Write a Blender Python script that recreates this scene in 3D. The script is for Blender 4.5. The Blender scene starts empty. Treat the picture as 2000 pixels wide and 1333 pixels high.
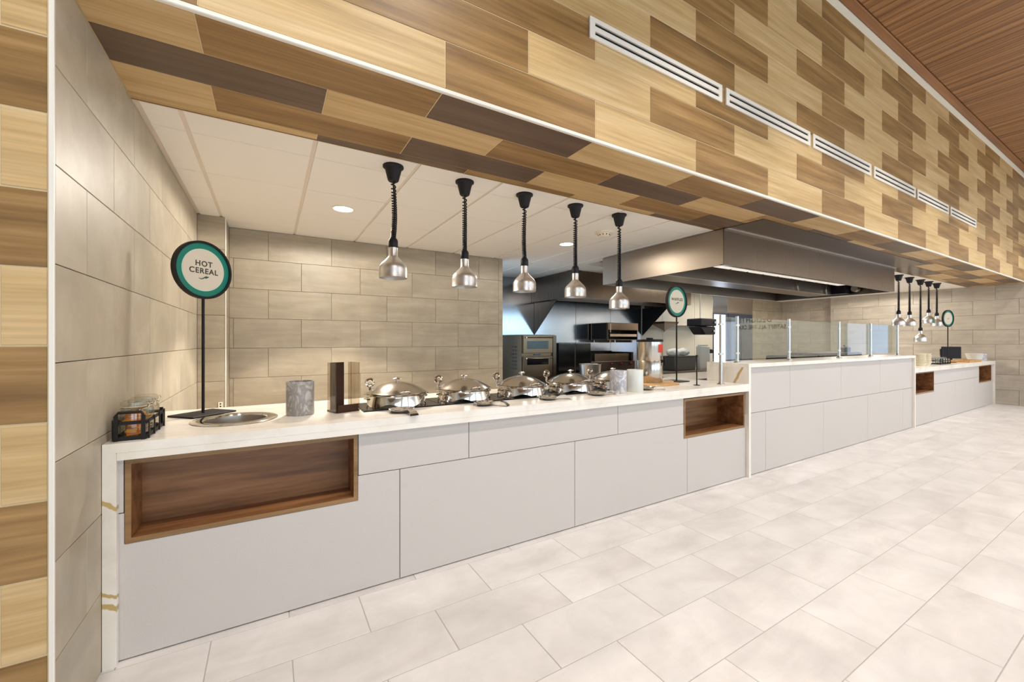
import bpy, bmesh, math, random
from mathutils import Vector, Matrix
random.seed(7)
S = bpy.context.scene
C = bpy.context.collection
PI = math.pi
R = math.radians

# ---------------------------------------------------------------- camera, light, exposure
cam = bpy.data.cameras.new('camera')
cam.sensor_width = 36.0
cam.lens = 14.4
cam.clip_start = 0.05
camo = bpy.data.objects.new('camera', cam)
camo.location = (0, 0, 1.32)
camo.rotation_euler = (R(90), 0, R(-30.594))
C.objects.link(camo)
S.camera = camo

S.view_settings.view_transform = 'Standard'
S.view_settings.look = 'None'
S.view_settings.exposure = 0.55
S.view_settings.gamma = 1.0
S.view_settings.use_curve_mapping = False
S.cycles.use_denoising = True
S.cycles.max_bounces = 9
S.cycles.diffuse_bounces = 5
S.cycles.glossy_bounces = 5
S.cycles.transparent_max_bounces = 24
S.cycles.caustics_reflective = False
S.cycles.caustics_refractive = False
S.cycles.sample_clamp_indirect = 6.0

W = bpy.data.worlds.new('daylight')
S.world = W
W.use_nodes = True
W.node_tree.nodes['Background'].inputs[0].default_value = (0.50, 0.72, 1.0, 1)
W.node_tree.nodes['Background'].inputs[1].default_value = 2.2


def lamp(name, kind, loc, energy, color=(1, 1, 1), rot=(0, 0, 0), size=None, size_y=None, spot=None, blend=0.3, radius=0.06):
    l = bpy.data.lights.new(name, kind)
    l.energy = energy
    l.color = color
    if kind == 'AREA':
        l.shape = 'RECTANGLE'
        l.size = size
        l.size_y = size_y
    elif kind == 'SPOT':
        l.spot_size = R(spot)
        l.spot_blend = blend
        l.shadow_soft_size = radius
    else:
        l.shadow_soft_size = radius
    o = bpy.data.objects.new(name, l)
    o.location = loc
    o.rotation_euler = rot
    C.objects.link(o)
    return o


WARM = (1.0, 0.955, 0.90)
WARM2 = (1.0, 0.93, 0.84)
# daylight through the dining room's window bays (behind the camera)
for wx in (-0.5, 4.0, 8.5, 13.0 - 1.5):
    lamp('window_daylight', 'AREA', (wx, -6.55, 1.9), 38, (0.70, 0.85, 1.0), (R(90), 0, 0), 3.4, 2.6)
# unseen area fill added under the dining room ceiling
for wx in (0.5, 5.5, 10.5):
    lamp('dining_ceiling_fill', 'AREA', (wx, -2.6, 4.55), 55, (1.0, 0.97, 0.95), (0, 0, 0), 2.4, 1.6)
# downlights along the front of the tiled fascia
for k in range(9):
    lamp('fascia_downlight', 'SPOT', (-0.7 + 1.62 * k, 0.62, 4.58), 125, WARM, (R(4), 0, 0), spot=82, blend=0.55, radius=0.07)
# recessed kitchen downlights
for (lx, ly, e) in ((0.56, 3.89, 62), (3.09, 3.93, 62), (10.3, 3.9, 50), (12.0, 3.9, 45)):
    lamp('kitchen_downlight', 'SPOT', (lx, ly, 2.47), e * (2.3 if lx < 1 else 0.8), WARM2, (0, 0, 0), spot=94, blend=0.2, radius=0.06)
    lamp('kitchen_downlight_spill', 'SPOT', (lx, ly, 2.46), e * (1.0 if lx < 1 else (0.3 if lx < 5 else 1.0)), WARM2, (0, 0, 0), spot=176, blend=0.12, radius=0.09)
lamp('sign_wall_fill', 'SPOT', (11.4, -2.4, 4.5), 520, WARM, (0, R(-32), 0), spot=70, blend=0.6, radius=0.07)  # unseen spot added so the lettering shows in the guard glass
lamp('kitchen_back_light', 'AREA', (9.3, 5.5, 2.46), 20, (1.0, 0.93, 0.82), (0, 0, 0), 1.2, 0.6)
lamp('kitchen_gap_light', 'AREA', (6.7, 4.97, 2.46), 11, (1.0, 0.94, 0.84), (0, 0, 0), 1.0, 0.2)
lamp('kitchen_aisle_fill', 'AREA', (3.3, 5.9, 2.46), 1.5, (0.85, 0.93, 1.0), (0, 0, 0), 0.6, 0.6)  # unseen cool fill added above the back aisle
lamp('rear_hood_fill', 'AREA', (5.8, 5.75, 2.2), 5, (0.75, 0.87, 1.0), (0, 0, 0), 2.2, 0.2)  # bluish fill added under the rear hood for the steel behind

# ---------------------------------------------------------------- materials


def lin(c):
    return tuple(((v / 255) / 12.92 if v / 255 <= 0.04045 else ((v / 255 + 0.055) / 1.055) ** 2.4) for v in c) + (1,)


def mat(name, col, rough=0.5, metal=0.0, spec=0.5, **kw):
    m = bpy.data.materials.new(name)
    m.use_nodes = True
    b = m.node_tree.nodes['Principled BSDF']
    b.inputs['Base Color'].default_value = lin(col)
    b.inputs['Roughness'].default_value = rough
    b.inputs['Metallic'].default_value = metal
    b.inputs['Specular IOR Level'].default_value = spec
    for k, v in kw.items():
        b.inputs[k.replace('_', ' ')].default_value = v
    return m


def nd(m, t, **kw):
    n = m.node_tree.nodes.new(t)
    for k, v in kw.items():
        setattr(n, k, v)
    return n


def lk(m, a, b):
    m.node_tree.links.new(a, b)


def coords(m, scale, vary=True, kind='Object'):
    tc = nd(m, 'ShaderNodeTexCoord')
    mp = nd(m, 'ShaderNodeMapping')
    mp.inputs['Scale'].default_value = scale
    if vary:
        oi = nd(m, 'ShaderNodeObjectInfo')
        mu = nd(m, 'ShaderNodeVectorMath', operation='SCALE')
        cx = nd(m, 'ShaderNodeCombineXYZ')
        cx.inputs[0].default_value = 37.0
        cx.inputs[1].default_value = 53.0
        cx.inputs[2].default_value = 11.0
        lk(m, cx.outputs[0], mu.inputs[0])
        lk(m, oi.outputs['Random'], mu.inputs['Scale'])
        ad = nd(m, 'ShaderNodeVectorMath', operation='ADD')
        lk(m, tc.outputs[kind], ad.inputs[0])
        lk(m, mu.outputs[0], ad.inputs[1])
        lk(m, ad.outputs[0], mp.inputs[0])
    else:
        lk(m, tc.outputs[kind], mp.inputs[0])
    return mp.outputs[0]


def noise(m, vec, scale, detail=4, rough=0.55, dist=0.0):
    n = nd(m, 'ShaderNodeTexNoise')
    n.inputs['Scale'].default_value = scale
    n.inputs['Detail'].default_value = detail
    n.inputs['Roughness'].default_value = rough
    n.inputs['Distortion'].default_value = dist
    lk(m, vec, n.inputs['Vector'])
    return n.outputs['Fac']


def ramp(m, fac, stops):
    r = nd(m, 'ShaderNodeValToRGB')
    e = r.color_ramp.elements
    while len(e) < len(stops):
        e.new(0.5)
    for i, (p, c) in enumerate(stops):
        e[i].position = p
        e[i].color = lin(c) if len(c) == 3 else c
    lk(m, fac, r.inputs[0])
    return r.outputs[0]


def mixc(m, fac, a, b, mode='MIX'):
    x = nd(m, 'ShaderNodeMix', data_type='RGBA', blend_type=mode)
    if isinstance(fac, float):
        x.inputs['Factor'].default_value = fac
    else:
        lk(m, fac, x.inputs['Factor'])
    for i, v in ((6, a), (7, b)):
        if isinstance(v, tuple):
            x.inputs[i].default_value = lin(v) if len(v) == 3 else v
        else:
            lk(m, v, x.inputs[i])
    return x.outputs[2]


def bsdf(m):
    return m.node_tree.nodes['Principled BSDF']


def bump(m, h, strength, dist=0.01):
    b = nd(m, 'ShaderNodeBump')
    b.inputs['Strength'].default_value = strength
    b.inputs['Distance'].default_value = dist
    lk(m, h, b.inputs['Height'])
    lk(m, b.outputs[0], bsdf(m).inputs['Normal'])


def wood(name, dark, base, light, rough=0.42, sx=0.9, sy=15.0, fine=75.0):
    m = mat(name, base, rough)
    v = coords(m, (sx, sy, sy))
    n1 = noise(m, v, 1.0, 6, 0.6, 0.25)
    v2 = coords(m, (sx * 2, fine, fine))
    n2 = noise(m, v2, 1.0, 4, 0.6)
    c1 = ramp(m, n1, [(0.28, dark), (0.5, base), (0.74, light)])
    c2 = ramp(m, n2, [(0.3, (200, 200, 200)), (0.7, (255, 255, 255))])
    out = mixc(m, 0.55, c1, c2, 'MULTIPLY')
    lk(m, out, bsdf(m).inputs['Base Color'])
    bump(m, n2, 0.08, 0.004)
    return m


WOOD_L = wood('pale_oak_tile', (186, 151, 98), (212, 178, 124), (227, 198, 150))
WOOD_M = wood('brown_oak_tile', (112, 82, 44), (154, 117, 67), (188, 149, 96))
WOOD_D = wood('dark_walnut_tile', (92, 71, 53), (107, 83, 63), (122, 97, 75))
WALNUT = wood('walnut_veneer', (92, 58, 32), (138, 92, 54), (172, 122, 76), 0.4, 1.6, 18.0, 90.0)
WALNUT_TRIM = wood('walnut_trim', (120, 88, 54), (148, 112, 70), (166, 128, 84), 0.4, 1.6, 18.0, 90.0)
PLANK = wood('ceiling_plank', (98, 64, 34), (152, 106, 64), (192, 142, 92), 0.45, 0.35, 16.0, 70.0)
PLANK_FRAME = wood('ceiling_frame_wood', (122, 76, 42), (148, 98, 56), (166, 114, 68), 0.45, 0.6, 8.0, 60.0)
BOARD = wood('maple_board', (188, 140, 84), (212, 166, 108), (228, 186, 132), 0.5, 4, 40.0, 120.0)


def stone_tile(name, a, b, c, rough=0.45, sc=(1.6, 5.5, 5.5), s=1.0):
    m = mat(name, b, rough)
    v = coords(m, sc)
    n1 = noise(m, v, s, 7, 0.62, 0.8)
    v2 = coords(m, (3.0, 3.0, 3.0))
    n2 = noise(m, v2, 1.0, 5, 0.6, 0.4)
    c1 = ramp(m, n1, [(0.2, a), (0.5, b), (0.8, c)])
    c2 = ramp(m, n2, [(0.3, (226, 226, 226)), (0.7, (255, 255, 255))])
    lk(m, mixc(m, 0.8, c1, c2, 'MULTIPLY'), bsdf(m).inputs['Base Color'])
    bump(m, n1, 0.05, 0.004)
    return m


TILE_BACK = stone_tile('grey_beige_tile', (152, 138, 115), (171, 156, 132), (187, 173, 150), 0.45, (1.1, 9.0, 9.0))
TILE_LEFT = stone_tile('concrete_look_tile', (171, 159, 137), (191, 179, 157), (211, 201, 182), 0.42, (2.6, 2.2, 2.6))
TILE_RIGHT = stone_tile('grey_tile_right', (170, 158, 141), (190, 178, 160), (207, 196, 180), 0.45, (1.1, 9.0, 9.0))
TILE_FLOOR = stone_tile('white_floor_tile', (212, 205, 201), (231, 226, 222), (240, 236, 233), 0.38, (1.2, 3.2, 3.2))
GROUT = mat('grey_grout', (150, 138, 120), 0.9)
GROUT_FLOOR = mat('floor_grout', (184, 176, 170), 0.9)
GROUT_WOOD = mat('cream_grout', (214, 192, 152), 0.9)
TRIM_W = mat('white_metal_trim', (236, 230, 218), 0.35)
CREAM = mat('cream_paint', (240, 229, 206), 0.6)
CEIL = mat('ceiling_panel_white', (242, 236, 226), 0.85)
TEE = mat('ceiling_tee', (226, 214, 198), 0.6)
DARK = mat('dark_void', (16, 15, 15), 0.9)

PANEL = mat('white_laminate', (200, 193, 187), 0.5)
_v = coords(PANEL, (1, 1, 1))
bump(PANEL, noise(PANEL, _v, 170, 3, 0.6), 0.25, 0.004)


def quartz(name, veins=()):
    m = mat(name, (238, 231, 219), 0.22)
    v = coords(m, (1.6, 5.0, 1.6), False)
    n1 = noise(m, v, 1.2, 6, 0.6, 1.4)
    base = ramp(m, n1, [(0.3, (224, 215, 200)), (0.48, (238, 231, 220)), (0.7, (243, 238, 229))])
    for (sy, z0, w) in veins:
        tc = nd(m, 'ShaderNodeTexCoord')
        sp = nd(m, 'ShaderNodeSeparateXYZ')
        lk(m, tc.outputs['Object'], sp.inputs[0])
        ns = noise(m, coords(m, (9, 9, 5), False), 1.0, 4, 0.6)
        a = nd(m, 'ShaderNodeMath', operation='MULTIPLY_ADD')
        lk(m, sp.outputs[1 if sy else 0], a.inputs[0])
        a.inputs[1].default_value = sy if sy else 0.6
        lk(m, sp.outputs[2], a.inputs[2])
        b2 = nd(m, 'ShaderNodeMath', operation='MULTIPLY_ADD')
        lk(m, ns, b2.inputs[0])
        b2.inputs[1].default_value = 0.10
        lk(m, a.outputs[0], b2.inputs[2])
        d = nd(m, 'ShaderNodeMath', operation='SUBTRACT')
        lk(m, b2.outputs[0], d.inputs[0])
        d.inputs[1].default_value = z0
        ab = nd(m, 'ShaderNodeMath', operation='ABSOLUTE')
        lk(m, d.outputs[0], ab.inputs[0])
        mr = nd(m, 'ShaderNodeMapRange')
        mr.inputs[1].default_value = w
        mr.inputs[2].default_value = w * 0.6
        lk(m, ab.outputs[0], mr.inputs[0])
        base = mixc(m, mr.outputs[0], base, (196, 168, 110))
    lk(m, base, bsdf(m).inputs['Base Color'])
    return m


QUARTZ = quartz('white_quartz')
QUARTZ_LEG = quartz('white_quartz_gold_veins', ((0, 0.377, 0.013), (0, 0.010, 0.010), (0, -0.040, 0.014)))
QUARTZ_SIDE = quartz('white_quartz_one_vein', ((1.8, 5.25, 0.032),))


def metal(name, col, rough, brush=None, amt=0.12):
    m = mat(name, col, rough, 1.0)
    if brush:
        v = coords(m, brush, False)
        n = noise(m, v, 1.0, 3, 0.6)
        mr = nd(m, 'ShaderNodeMapRange')
        mr.inputs[3].default_value = max(0.02, rough - amt)
        mr.inputs[4].default_value = rough + amt
        lk(m, n, mr.inputs[0])
        lk(m, mr.outputs[0], bsdf(m).inputs['Roughness'])
    return m


STEEL = metal('brushed_steel', (190, 180, 168), 0.34, (2, 2, 160), 0.10)
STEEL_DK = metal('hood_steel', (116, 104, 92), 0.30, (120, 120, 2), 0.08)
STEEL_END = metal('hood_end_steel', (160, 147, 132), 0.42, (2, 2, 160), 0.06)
STEEL_OVEN = metal('oven_steel', (142, 120, 98), 0.3, (2, 2, 160), 0.08)
STEEL_WALL = metal('wall_steel', (178, 187, 198), 0.17, (60, 2, 2), 0.05)  # blue tint put in the colour for daylight reflected off the steel
CHROME = metal('polished_chrome', (230, 226, 220), 0.09)
LID = metal('satin_lid', (186, 177, 163), 0.17)
CHROME_BR = metal('brushed_lamp_shade', (226, 223, 219), 0.36, (3, 3, 140), 0.06)
ALU = metal('satin_aluminium', (208, 204, 198), 0.3)
BLACK = mat('black_plastic', (26, 23, 27), 0.48, 0, 0.3)
BLACK_MET = mat('black_powder_coat', (24, 21, 20), 0.55, 0, 0.3)
BLACK_GLASS = mat('black_ceramic_glass', (14, 13, 14), 0.12)
BROWN = mat('dark_brown_acrylic', (62, 40, 28), 0.6, 0, 0.12)
GREEN = mat('teal_green_print', (0, 124, 104), 0.5)
MINT = mat('pale_mint_print', (206, 232, 210), 0.5)
FACE = mat('cream_sign_face', (226, 212, 190), 0.5)
INK = mat('dark_ink', (62, 54, 46), 0.6)
INK_G = mat('dark_green_ink', (42, 78, 62), 0.6)
ORANGE = mat('orange_wrapper', (246, 156, 20), 0.45)
PAPER = mat('white_paper', (232, 228, 218), 0.7)
CREAMCUP = mat('cream_ceramic', (238, 228, 202), 0.35)
RED = mat('red_label', (222, 62, 34), 0.5)
GREY_PLASTIC = mat('grey_plastic', (96, 92, 84), 0.5)
NAVY = mat('dark_blue_door', (58, 64, 78), 0.4)
WALLPAINT = mat('dining_wall_paint', (232, 226, 214), 0.7)
WALL_BEIGE = mat('pale_kitchen_panel', (190, 184, 168), 0.35)


def marble(name, a, b, sc):
    m = mat(name, b, 0.3)
    v = coords(m, (sc, sc, sc * 0.5), True)
    n = noise(m, v, 1.0, 6, 0.6, 2.2)
    lk(m, ramp(m, n, [(0.40, b), (0.49, a), (0.53, a), (0.62, b)]), bsdf(m).inputs['Base Color'])
    return m


MARBLE_G = marble('grey_marble', (138, 132, 126), (176, 170, 164), 12)
MARBLE_W = marble('white_grey_marble', (168, 164, 172), (214, 212, 210), 14)
CERAMIC_W = mat('pale_grey_ceramic', (216, 218, 212), 0.35)


def thin_glass(name, tint, ior=1.5, boost=1.0):
    m = bpy.data.materials.new(name)
    m.use_nodes = True
    nt = m.node_tree
    for n in list(nt.nodes):
        nt.nodes.remove(n)
    o = nt.nodes.new('ShaderNodeOutputMaterial')
    t = nt.nodes.new('ShaderNodeBsdfTransparent')
    t.inputs[0].default_value = lin(tint)
    g = nt.nodes.new('ShaderNodeBsdfGlossy')
    g.inputs['Roughness'].default_value = 0.01
    f = nt.nodes.new('ShaderNodeLayerWeight')
    f.inputs[0].default_value = 0.5
    pw = nt.nodes.new('ShaderNodeMath')
    pw.operation = 'POWER'
    pw.inputs[1].default_value = 5.0
    nt.links.new(f.outputs['Facing'], pw.inputs[0])
    mu = nt.nodes.new('ShaderNodeMath')
    mu.operation = 'MULTIPLY_ADD'
    mu.inputs[1].default_value = 0.96
    mu.inputs[2].default_value = 0.04 * boost
    mu.use_clamp = True
    nt.links.new(pw.outputs[0], mu.inputs[0])
    x = nt.nodes.new('ShaderNodeMixShader')
    nt.links.new(mu.outputs[0], x.inputs[0])
    nt.links.new(t.outputs[0], x.inputs[1])
    nt.links.new(g.outputs[0], x.inputs[2])
    nt.links.new(x.outputs[0], o.inputs[0])
    return m


GLASS = thin_glass('clear_glass', (242, 247, 243), 1.5, 1.3)
JAR_GLASS = thin_glass('jar_glass', (246, 246, 242), 1.5, 1.7)
ACRYLIC = thin_glass('smoked_acrylic', (226, 220, 210), 1.5, 1.0)


def emit(name, col, st):
    m = bpy.data.materials.new(name)
    m.use_nodes = True
    b = bsdf(m)
    b.inputs['Base Color'].default_value = lin(col)
    b.inputs['Emission Color'].default_value = lin(col)
    b.inputs['Emission Strength'].default_value = st
    return m


LAMP_ON = emit('lit_diffuser', (255, 246, 228), 4.0)
DAY_PANE = emit('daylit_pane', (214, 230, 255), 1.5)
DISPLAY = mat('oven_display_glass', (20, 22, 22), 0.1)

# ---------------------------------------------------------------- mesh helpers


class MB:
    def __init__(self):
        self.v = []
        self.f = []

    def quad(self, *pts):
        i = len(self.v)
        self.v += [tuple(p) for p in pts]
        self.f.append(tuple(range(i, i + len(pts))))
        return self

    def box(self, x0, x1, y0, y1, z0, z1):
        i = len(self.v)
        self.v += [(x0, y0, z0), (x1, y0, z0), (x1, y1, z0), (x0, y1, z0), (x0, y0, z1), (x1, y0, z1), (x1, y1, z1), (x0, y1, z1)]
        self.f += [(i, i + 3, i + 2, i + 1), (i + 4, i + 5, i + 6, i + 7), (i, i + 1, i + 5, i + 4), (i + 1, i + 2, i + 6, i + 5), (i + 2, i + 3, i + 7, i + 6), (i + 3, i, i + 4, i + 7)]
        return self

    def prism(self, poly, axis, d0, d1):
        """polygon in the two other axes, extruded along axis"""
        def P(a, b, d):
            return {'x': (d, a, b), 'y': (a, d, b), 'z': (a, b, d)}[axis]
        i = len(self.v)
        n = len(poly)
        self.v += [P(a, b, d0) for a, b in poly] + [P(a, b, d1) for a, b in poly]
        self.f.append(tuple(i + k for k in range(n)))
        self.f.append(tuple(i + n + k for k in reversed(range(n))))
        for k in range(n):
            k2 = (k + 1) % n
            self.f.append((i + k, i + n + k, i + n + k2, i + k2))
        return self

    def lathe(self, prof, n=24, c=(0, 0, 0), a0=0, cap=True, sx=1.0, sy=1.0):
        i = len(self.v)
        m = len(prof)
        for k in range(n):
            a = a0 + 2 * PI * k / n
            for (r, z) in prof:
                self.v.append((c[0] + r * math.cos(a) * sx, c[1] + r * math.sin(a) * sy, c[2] + z))
        for k in range(n):
            k2 = (k + 1) % n
            for j in range(m - 1):
                self.f.append((i + k * m + j, i + k2 * m + j, i + k2 * m + j + 1, i + k * m + j + 1))
        if cap:
            if prof[0][0] > 1e-6:
                self.f.append(tuple(i + k * m for k in reversed(range(n))))
            if prof[-1][0] > 1e-6:
                self.f.append(tuple(i + k * m + m - 1 for k in range(n)))
        return self

    def cyl(self, c, r, z0, z1, n=16):
        return self.lathe([(r, z0), (r, z1)], n, (c[0], c[1], 0))

    def tube(self, pts, r, n=8, closed=False, cap=True):
        pts = [Vector(p) for p in pts]
        m = len(pts)
        i = len(self.v)
        prev = None
        for k in range(m):
            if closed:
                d = pts[(k + 1) % m] - pts[k - 1]
            else:
                d = pts[min(k + 1, m - 1)] - pts[max(k - 1, 0)]
            d.normalize()
            if prev is None:
                u = d.orthogonal().normalized()
            else:
                u = (prev - d * prev.dot(d))
                if u.length < 1e-5:
                    u = d.orthogonal()
                u.normalize()
            prev = u
            w = d.cross(u)
            rr = r[k] if isinstance(r, (list, tuple)) else r
            for q in range(n):
                a = 2 * PI * q / n
                self.v.append(tuple(pts[k] + (u * math.cos(a) + w * math.sin(a)) * rr))
        rng = m if closed else m - 1
        for k in range(rng):
            k2 = (k + 1) % m
            for q in range(n):
                q2 = (q + 1) % n
                self.f.append((i + k * n + q, i + k * n + q2, i + k2 * n + q2, i + k2 * n + q))
        if cap and not closed:
            self.f.append(tuple(i + q for q in reversed(range(n))))
            self.f.append(tuple(i + (m - 1) * n + q for q in range(n)))
        return self

    def mesh(self, name, bevel=0.0, smooth=False, seg=1, fix=True):
        me = bpy.data.meshes.new(name)
        bm = bmesh.new()
        vs = [bm.verts.new(p) for p in self.v]
        for f in self.f:
            try:
                bm.faces.new([vs[k] for k in f])
            except ValueError:
                pass
        bmesh.ops.remove_doubles(bm, verts=bm.verts, dist=1e-6)
        if fix:
            bmesh.ops.recalc_face_normals(bm, faces=bm.faces)
        if bevel > 0:
            es = [e for e in bm.edges if len(e.link_faces) == 2 and e.calc_face_angle(0) > 0.5]
            bmesh.ops.bevel(bm, geom=es, offset=bevel, segments=seg, affect='EDGES', profile=0.6, clamp_overlap=True)
        bm.to_mesh(me)
        bm.free()
        if smooth:
            for p in me.polygons:
                p.use_smooth = True
            me.set_sharp_from_angle(angle=R(38))
        return me

    def build(self, name, m, parent=None, bevel=0.0, smooth=False, seg=1, fix=True, loc=None, rotz=0):
        me = self.mesh(name, bevel, smooth, seg, fix)
        me.materials.append(m)
        o = bpy.data.objects.new(name, me)
        C.objects.link(o)
        if parent:
            o.parent = parent
        if loc:
            o.location = loc
        o.rotation_euler[2] = rotz
        return o


def thing(name, label, cat, loc=(0, 0, 0), rotz=0, group=None):
    o = bpy.data.objects.new(name, None)
    o.empty_display_size = 0.05
    C.objects.link(o)
    o.location = loc
    o.rotation_euler = (0, 0, rotz)
    return tag(o, label, cat, group)


def tag(o, label, cat, group=None):
    o['label'] = label
    o['category'] = cat
    if group:
        o['group'] = group
    return o


def struct(o):
    o['kind'] = 'structure'
    return o


def dup(root, loc, rotz, label, group=None):
    r = root.copy()
    C.objects.link(r)
    r.location = loc
    r.rotation_euler = (0, 0, rotz)
    r['label'] = label
    if group:
        r['group'] = group
    for ch in list(root.children):
        c = ch.copy()
        C.objects.link(c)
        c.parent = r
        for g in ch.children:
            d = g.copy()
            C.objects.link(d)
            d.parent = c
    return r


_tile_cache = {}


def tile(parent, name, m, origin, ua, ub, nn, a0, a1, b0, b1, th=0.012, bev=0.0012):
    """one piece lying on a plane: ua/ub in-plane axes, nn outward normal"""
    la, lb = round(a1 - a0, 4), round(b1 - b0, 4)
    key = (la, lb, th, bev, m.name)
    me = _tile_cache.get(key)
    if me is None:
        mb = MB()
        x, y = la / 2, lb / 2
        mb.v = [(-x, -y, 0), (x, -y, 0), (x, y, 0), (-x, y, 0),
                (-x, -y, th - bev), (x, -y, th - bev), (x, y, th - bev), (-x, y, th - bev),
                (-x + bev, -y + bev, th), (x - bev, -y + bev, th), (x - bev, y - bev, th), (-x + bev, y - bev, th)]
        mb.f = [(8, 9, 10, 11)] + [(k, (k + 1) % 4, 4 + (k + 1) % 4, 4 + k) for k in range(4)] + [(4 + k, 4 + (k + 1) % 4, 8 + (k + 1) % 4, 8 + k) for k in range(4)] + [(3, 2, 1, 0)]
        me = mb.mesh(name, fix=False)
        me.materials.append(m)
        _tile_cache[key] = me
    o = bpy.data.objects.new(name, me)
    C.objects.link(o)
    o.parent = parent
    ua, ub, nn, origin = Vector(ua), Vector(ub), Vector(nn), Vector(origin)
    p = origin + ua * ((a0 + a1) / 2) + ub * ((b0 + b1) / 2)
    M = Matrix((ua, ub, nn)).transposed().to_4x4()
    M.translation = p
    o.matrix_local = M
    return o


def clip(r, a0, a1, b0, b1):
    x0, x1, y0, y1 = max(r[0], a0), min(r[1], a1), max(r[2], b0), min(r[3], b1)
    return (x0, x1, y0, y1) if x1 - x0 > 0.012 and y1 - y0 > 0.012 else None


def run(parent, m, frame, area, brow, hrow, joints, pitch, gap=0.004, th=0.012, skip=None, pick=None, name='tile'):
    """running bond of tiles: area=(a0,a1,b0,b1); row k spans brow+k*hrow; joints[k%2] is one joint of that row"""
    a0, a1, b0, b1 = area
    k0, k1 = math.floor((b0 - brow) / hrow), math.ceil((b1 - brow) / hrow)
    for k in range(k0, k1):
        j = joints[k % len(joints)]
        n0 = math.floor((a0 - j) / pitch)
        n1 = math.ceil((a1 - j) / pitch)
        for n in range(n0, n1):
            r = clip((j + n * pitch, j + (n + 1) * pitch, brow + k * hrow, brow + (k + 1) * hrow), a0, a1, b0, b1)
            if not r:
                continue
            if skip and skip(*r):
                continue
            mm = pick(k, n) if pick else m
            tile(parent, name, mm, *frame, r[0] + gap / 2, r[1] - gap / 2, r[2] + gap / 2, r[3] - gap / 2, th)


# ---------------------------------------------------------------- key dimensions
XW = -0.578       # tiled return wall on the left
XR = 13.12        # tiled wall on the right
YF = 1.825        # front face of the tiled fascia
ZS = 2.496        # soffit and kitchen ceiling
YB = 5.11         # tiled back wall
YK = 6.5          # steel back wall of the kitchen
ZT = 0.905        # countertop
T = 0.012

# ---------------------------------------------------------------- floor
fl = struct(MB().box(-7, 18, -7, 7, -0.12, -0.002).build('floor', GROUT_FLOOR))
FR = ((0, 0, -0.012), (1, 0, 0), (0, 1, 0), (0, 0, 1))
run(fl, TILE_FLOOR, FR, (XW - 0.6, XR, -0.78, 2.40), 2.225 - 0.302 * 10, 0.302, (0.08, 0.395), 0.617, 0.004, 0.012,
    skip=lambda a, b, c, d: c > 2.3)
rest = MB()
rest.box(-7, XW - 0.605, -7, 7, -0.012, -0.001).box(XW - 0.6, 18, -7, -0.785, -0.012, -0.001).box(XR + 0.005, 18, -0.78, 7, -0.012, -0.001).box(XW - 0.6, XR, 2.405, 7, -0.012, -0.001)
o = rest.build('floor_tiles_beyond', TILE_FLOOR, fl)
o['kind'] = 'stuff'

# ---------------------------------------------------------------- left pier (wood-look tile) and return wall
pier = struct(MB().box(-3.2, XW - 0.012, YF + 0.002, YF + 0.2, 0, ZS + 0.02).build('wall_left_front', GROUT_WOOD))
PF = ((0, YF + T, 0), (1, 0, 0), (0, 0, 1), (0, -1, 0))
run(pier, WOOD_L, PF, (-2.9, XW - 0.013, 0.0, 2.507), 2.265 - 0.2398 * 10, 0.2398, (-1.63, -1.15), 0.937, 0.006,
    pick=lambda k, n: WOOD_L if k % 2 == 0 else WOOD_M)
wl = struct(MB().box(XW - 0.2, XW - T, YF + 0.005, 5.3, 0, ZS + 0.02).build('wall_left', GROUT))
LF = ((XW - T, 0, 0), (0, 1, 0), (0, 0, 1), (1, 0, 0))
run(wl, TILE_LEFT, LF, (YF + 0.006, 4.73, 0.0, ZS), 0.939 - 0.3115 * 4, 0.3115, (2.09, 2.394), 0.610, 0.003,
    skip=lambda a, b, c, d: a > 2.26 and b < 3.1 and d < 0.85)
tr = struct(MB().box(XW - 0.013, XW + 0.0005, YF - 0.004, YF + 0.006, 0, ZS).build('trim_1', TRIM_W, bevel=0.002))

# ---------------------------------------------------------------- tiled fascia and soffit
fas = struct(MB().box(-3.2, XR, YF + 0.002, YF + 0.2, ZS + 0.022, 4.62).build('wall_front', GROUT_WOOD))
FF = ((0, YF + T, 0), (1, 0, 0), (0, 0, 1), (0, -1, 0))
run(fas, WOOD_L, FF, (-2.9, XR, 2.512, 4.552), 2.507, 0.2313, (0.714, 1.1815), 0.9355, 0.004,
    pick=lambda k, n: (WOOD_M if n % 2 == 0 else WOOD_L) if k % 2 == 0 else (WOOD_M if n % 2 else WOOD_L))
sof = struct(MB().box(XW - 0.2, XR, YF + 0.006, 2.645, ZS + 0.002, ZS + 0.05).build('ceiling_soffit', GROUT_WOOD))
SF = ((0, 0, ZS + T), (1, 0, 0), (0, 1, 0), (0, 0, -1))
CYC = [WOOD_L, WOOD_M, WOOD_D]
# soffit rows run away from the fascia; each row steps through pale, brown and dark in turn
SHIFT = {0: 0, 1: 2, 2: 0, 3: 2}


def soffit_pick(k, n):
    if k in (0, 2):
        # row joints at -0.235 + 0.9405 n: pale ends at -0.235
        return CYC[(n + 1) % 3]
    order = [WOOD_D, WOOD_L, WOOD_M] if k == 1 else [WOOD_L, WOOD_D, WOOD_M]
    return order[(n + 1) % 3]


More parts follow.
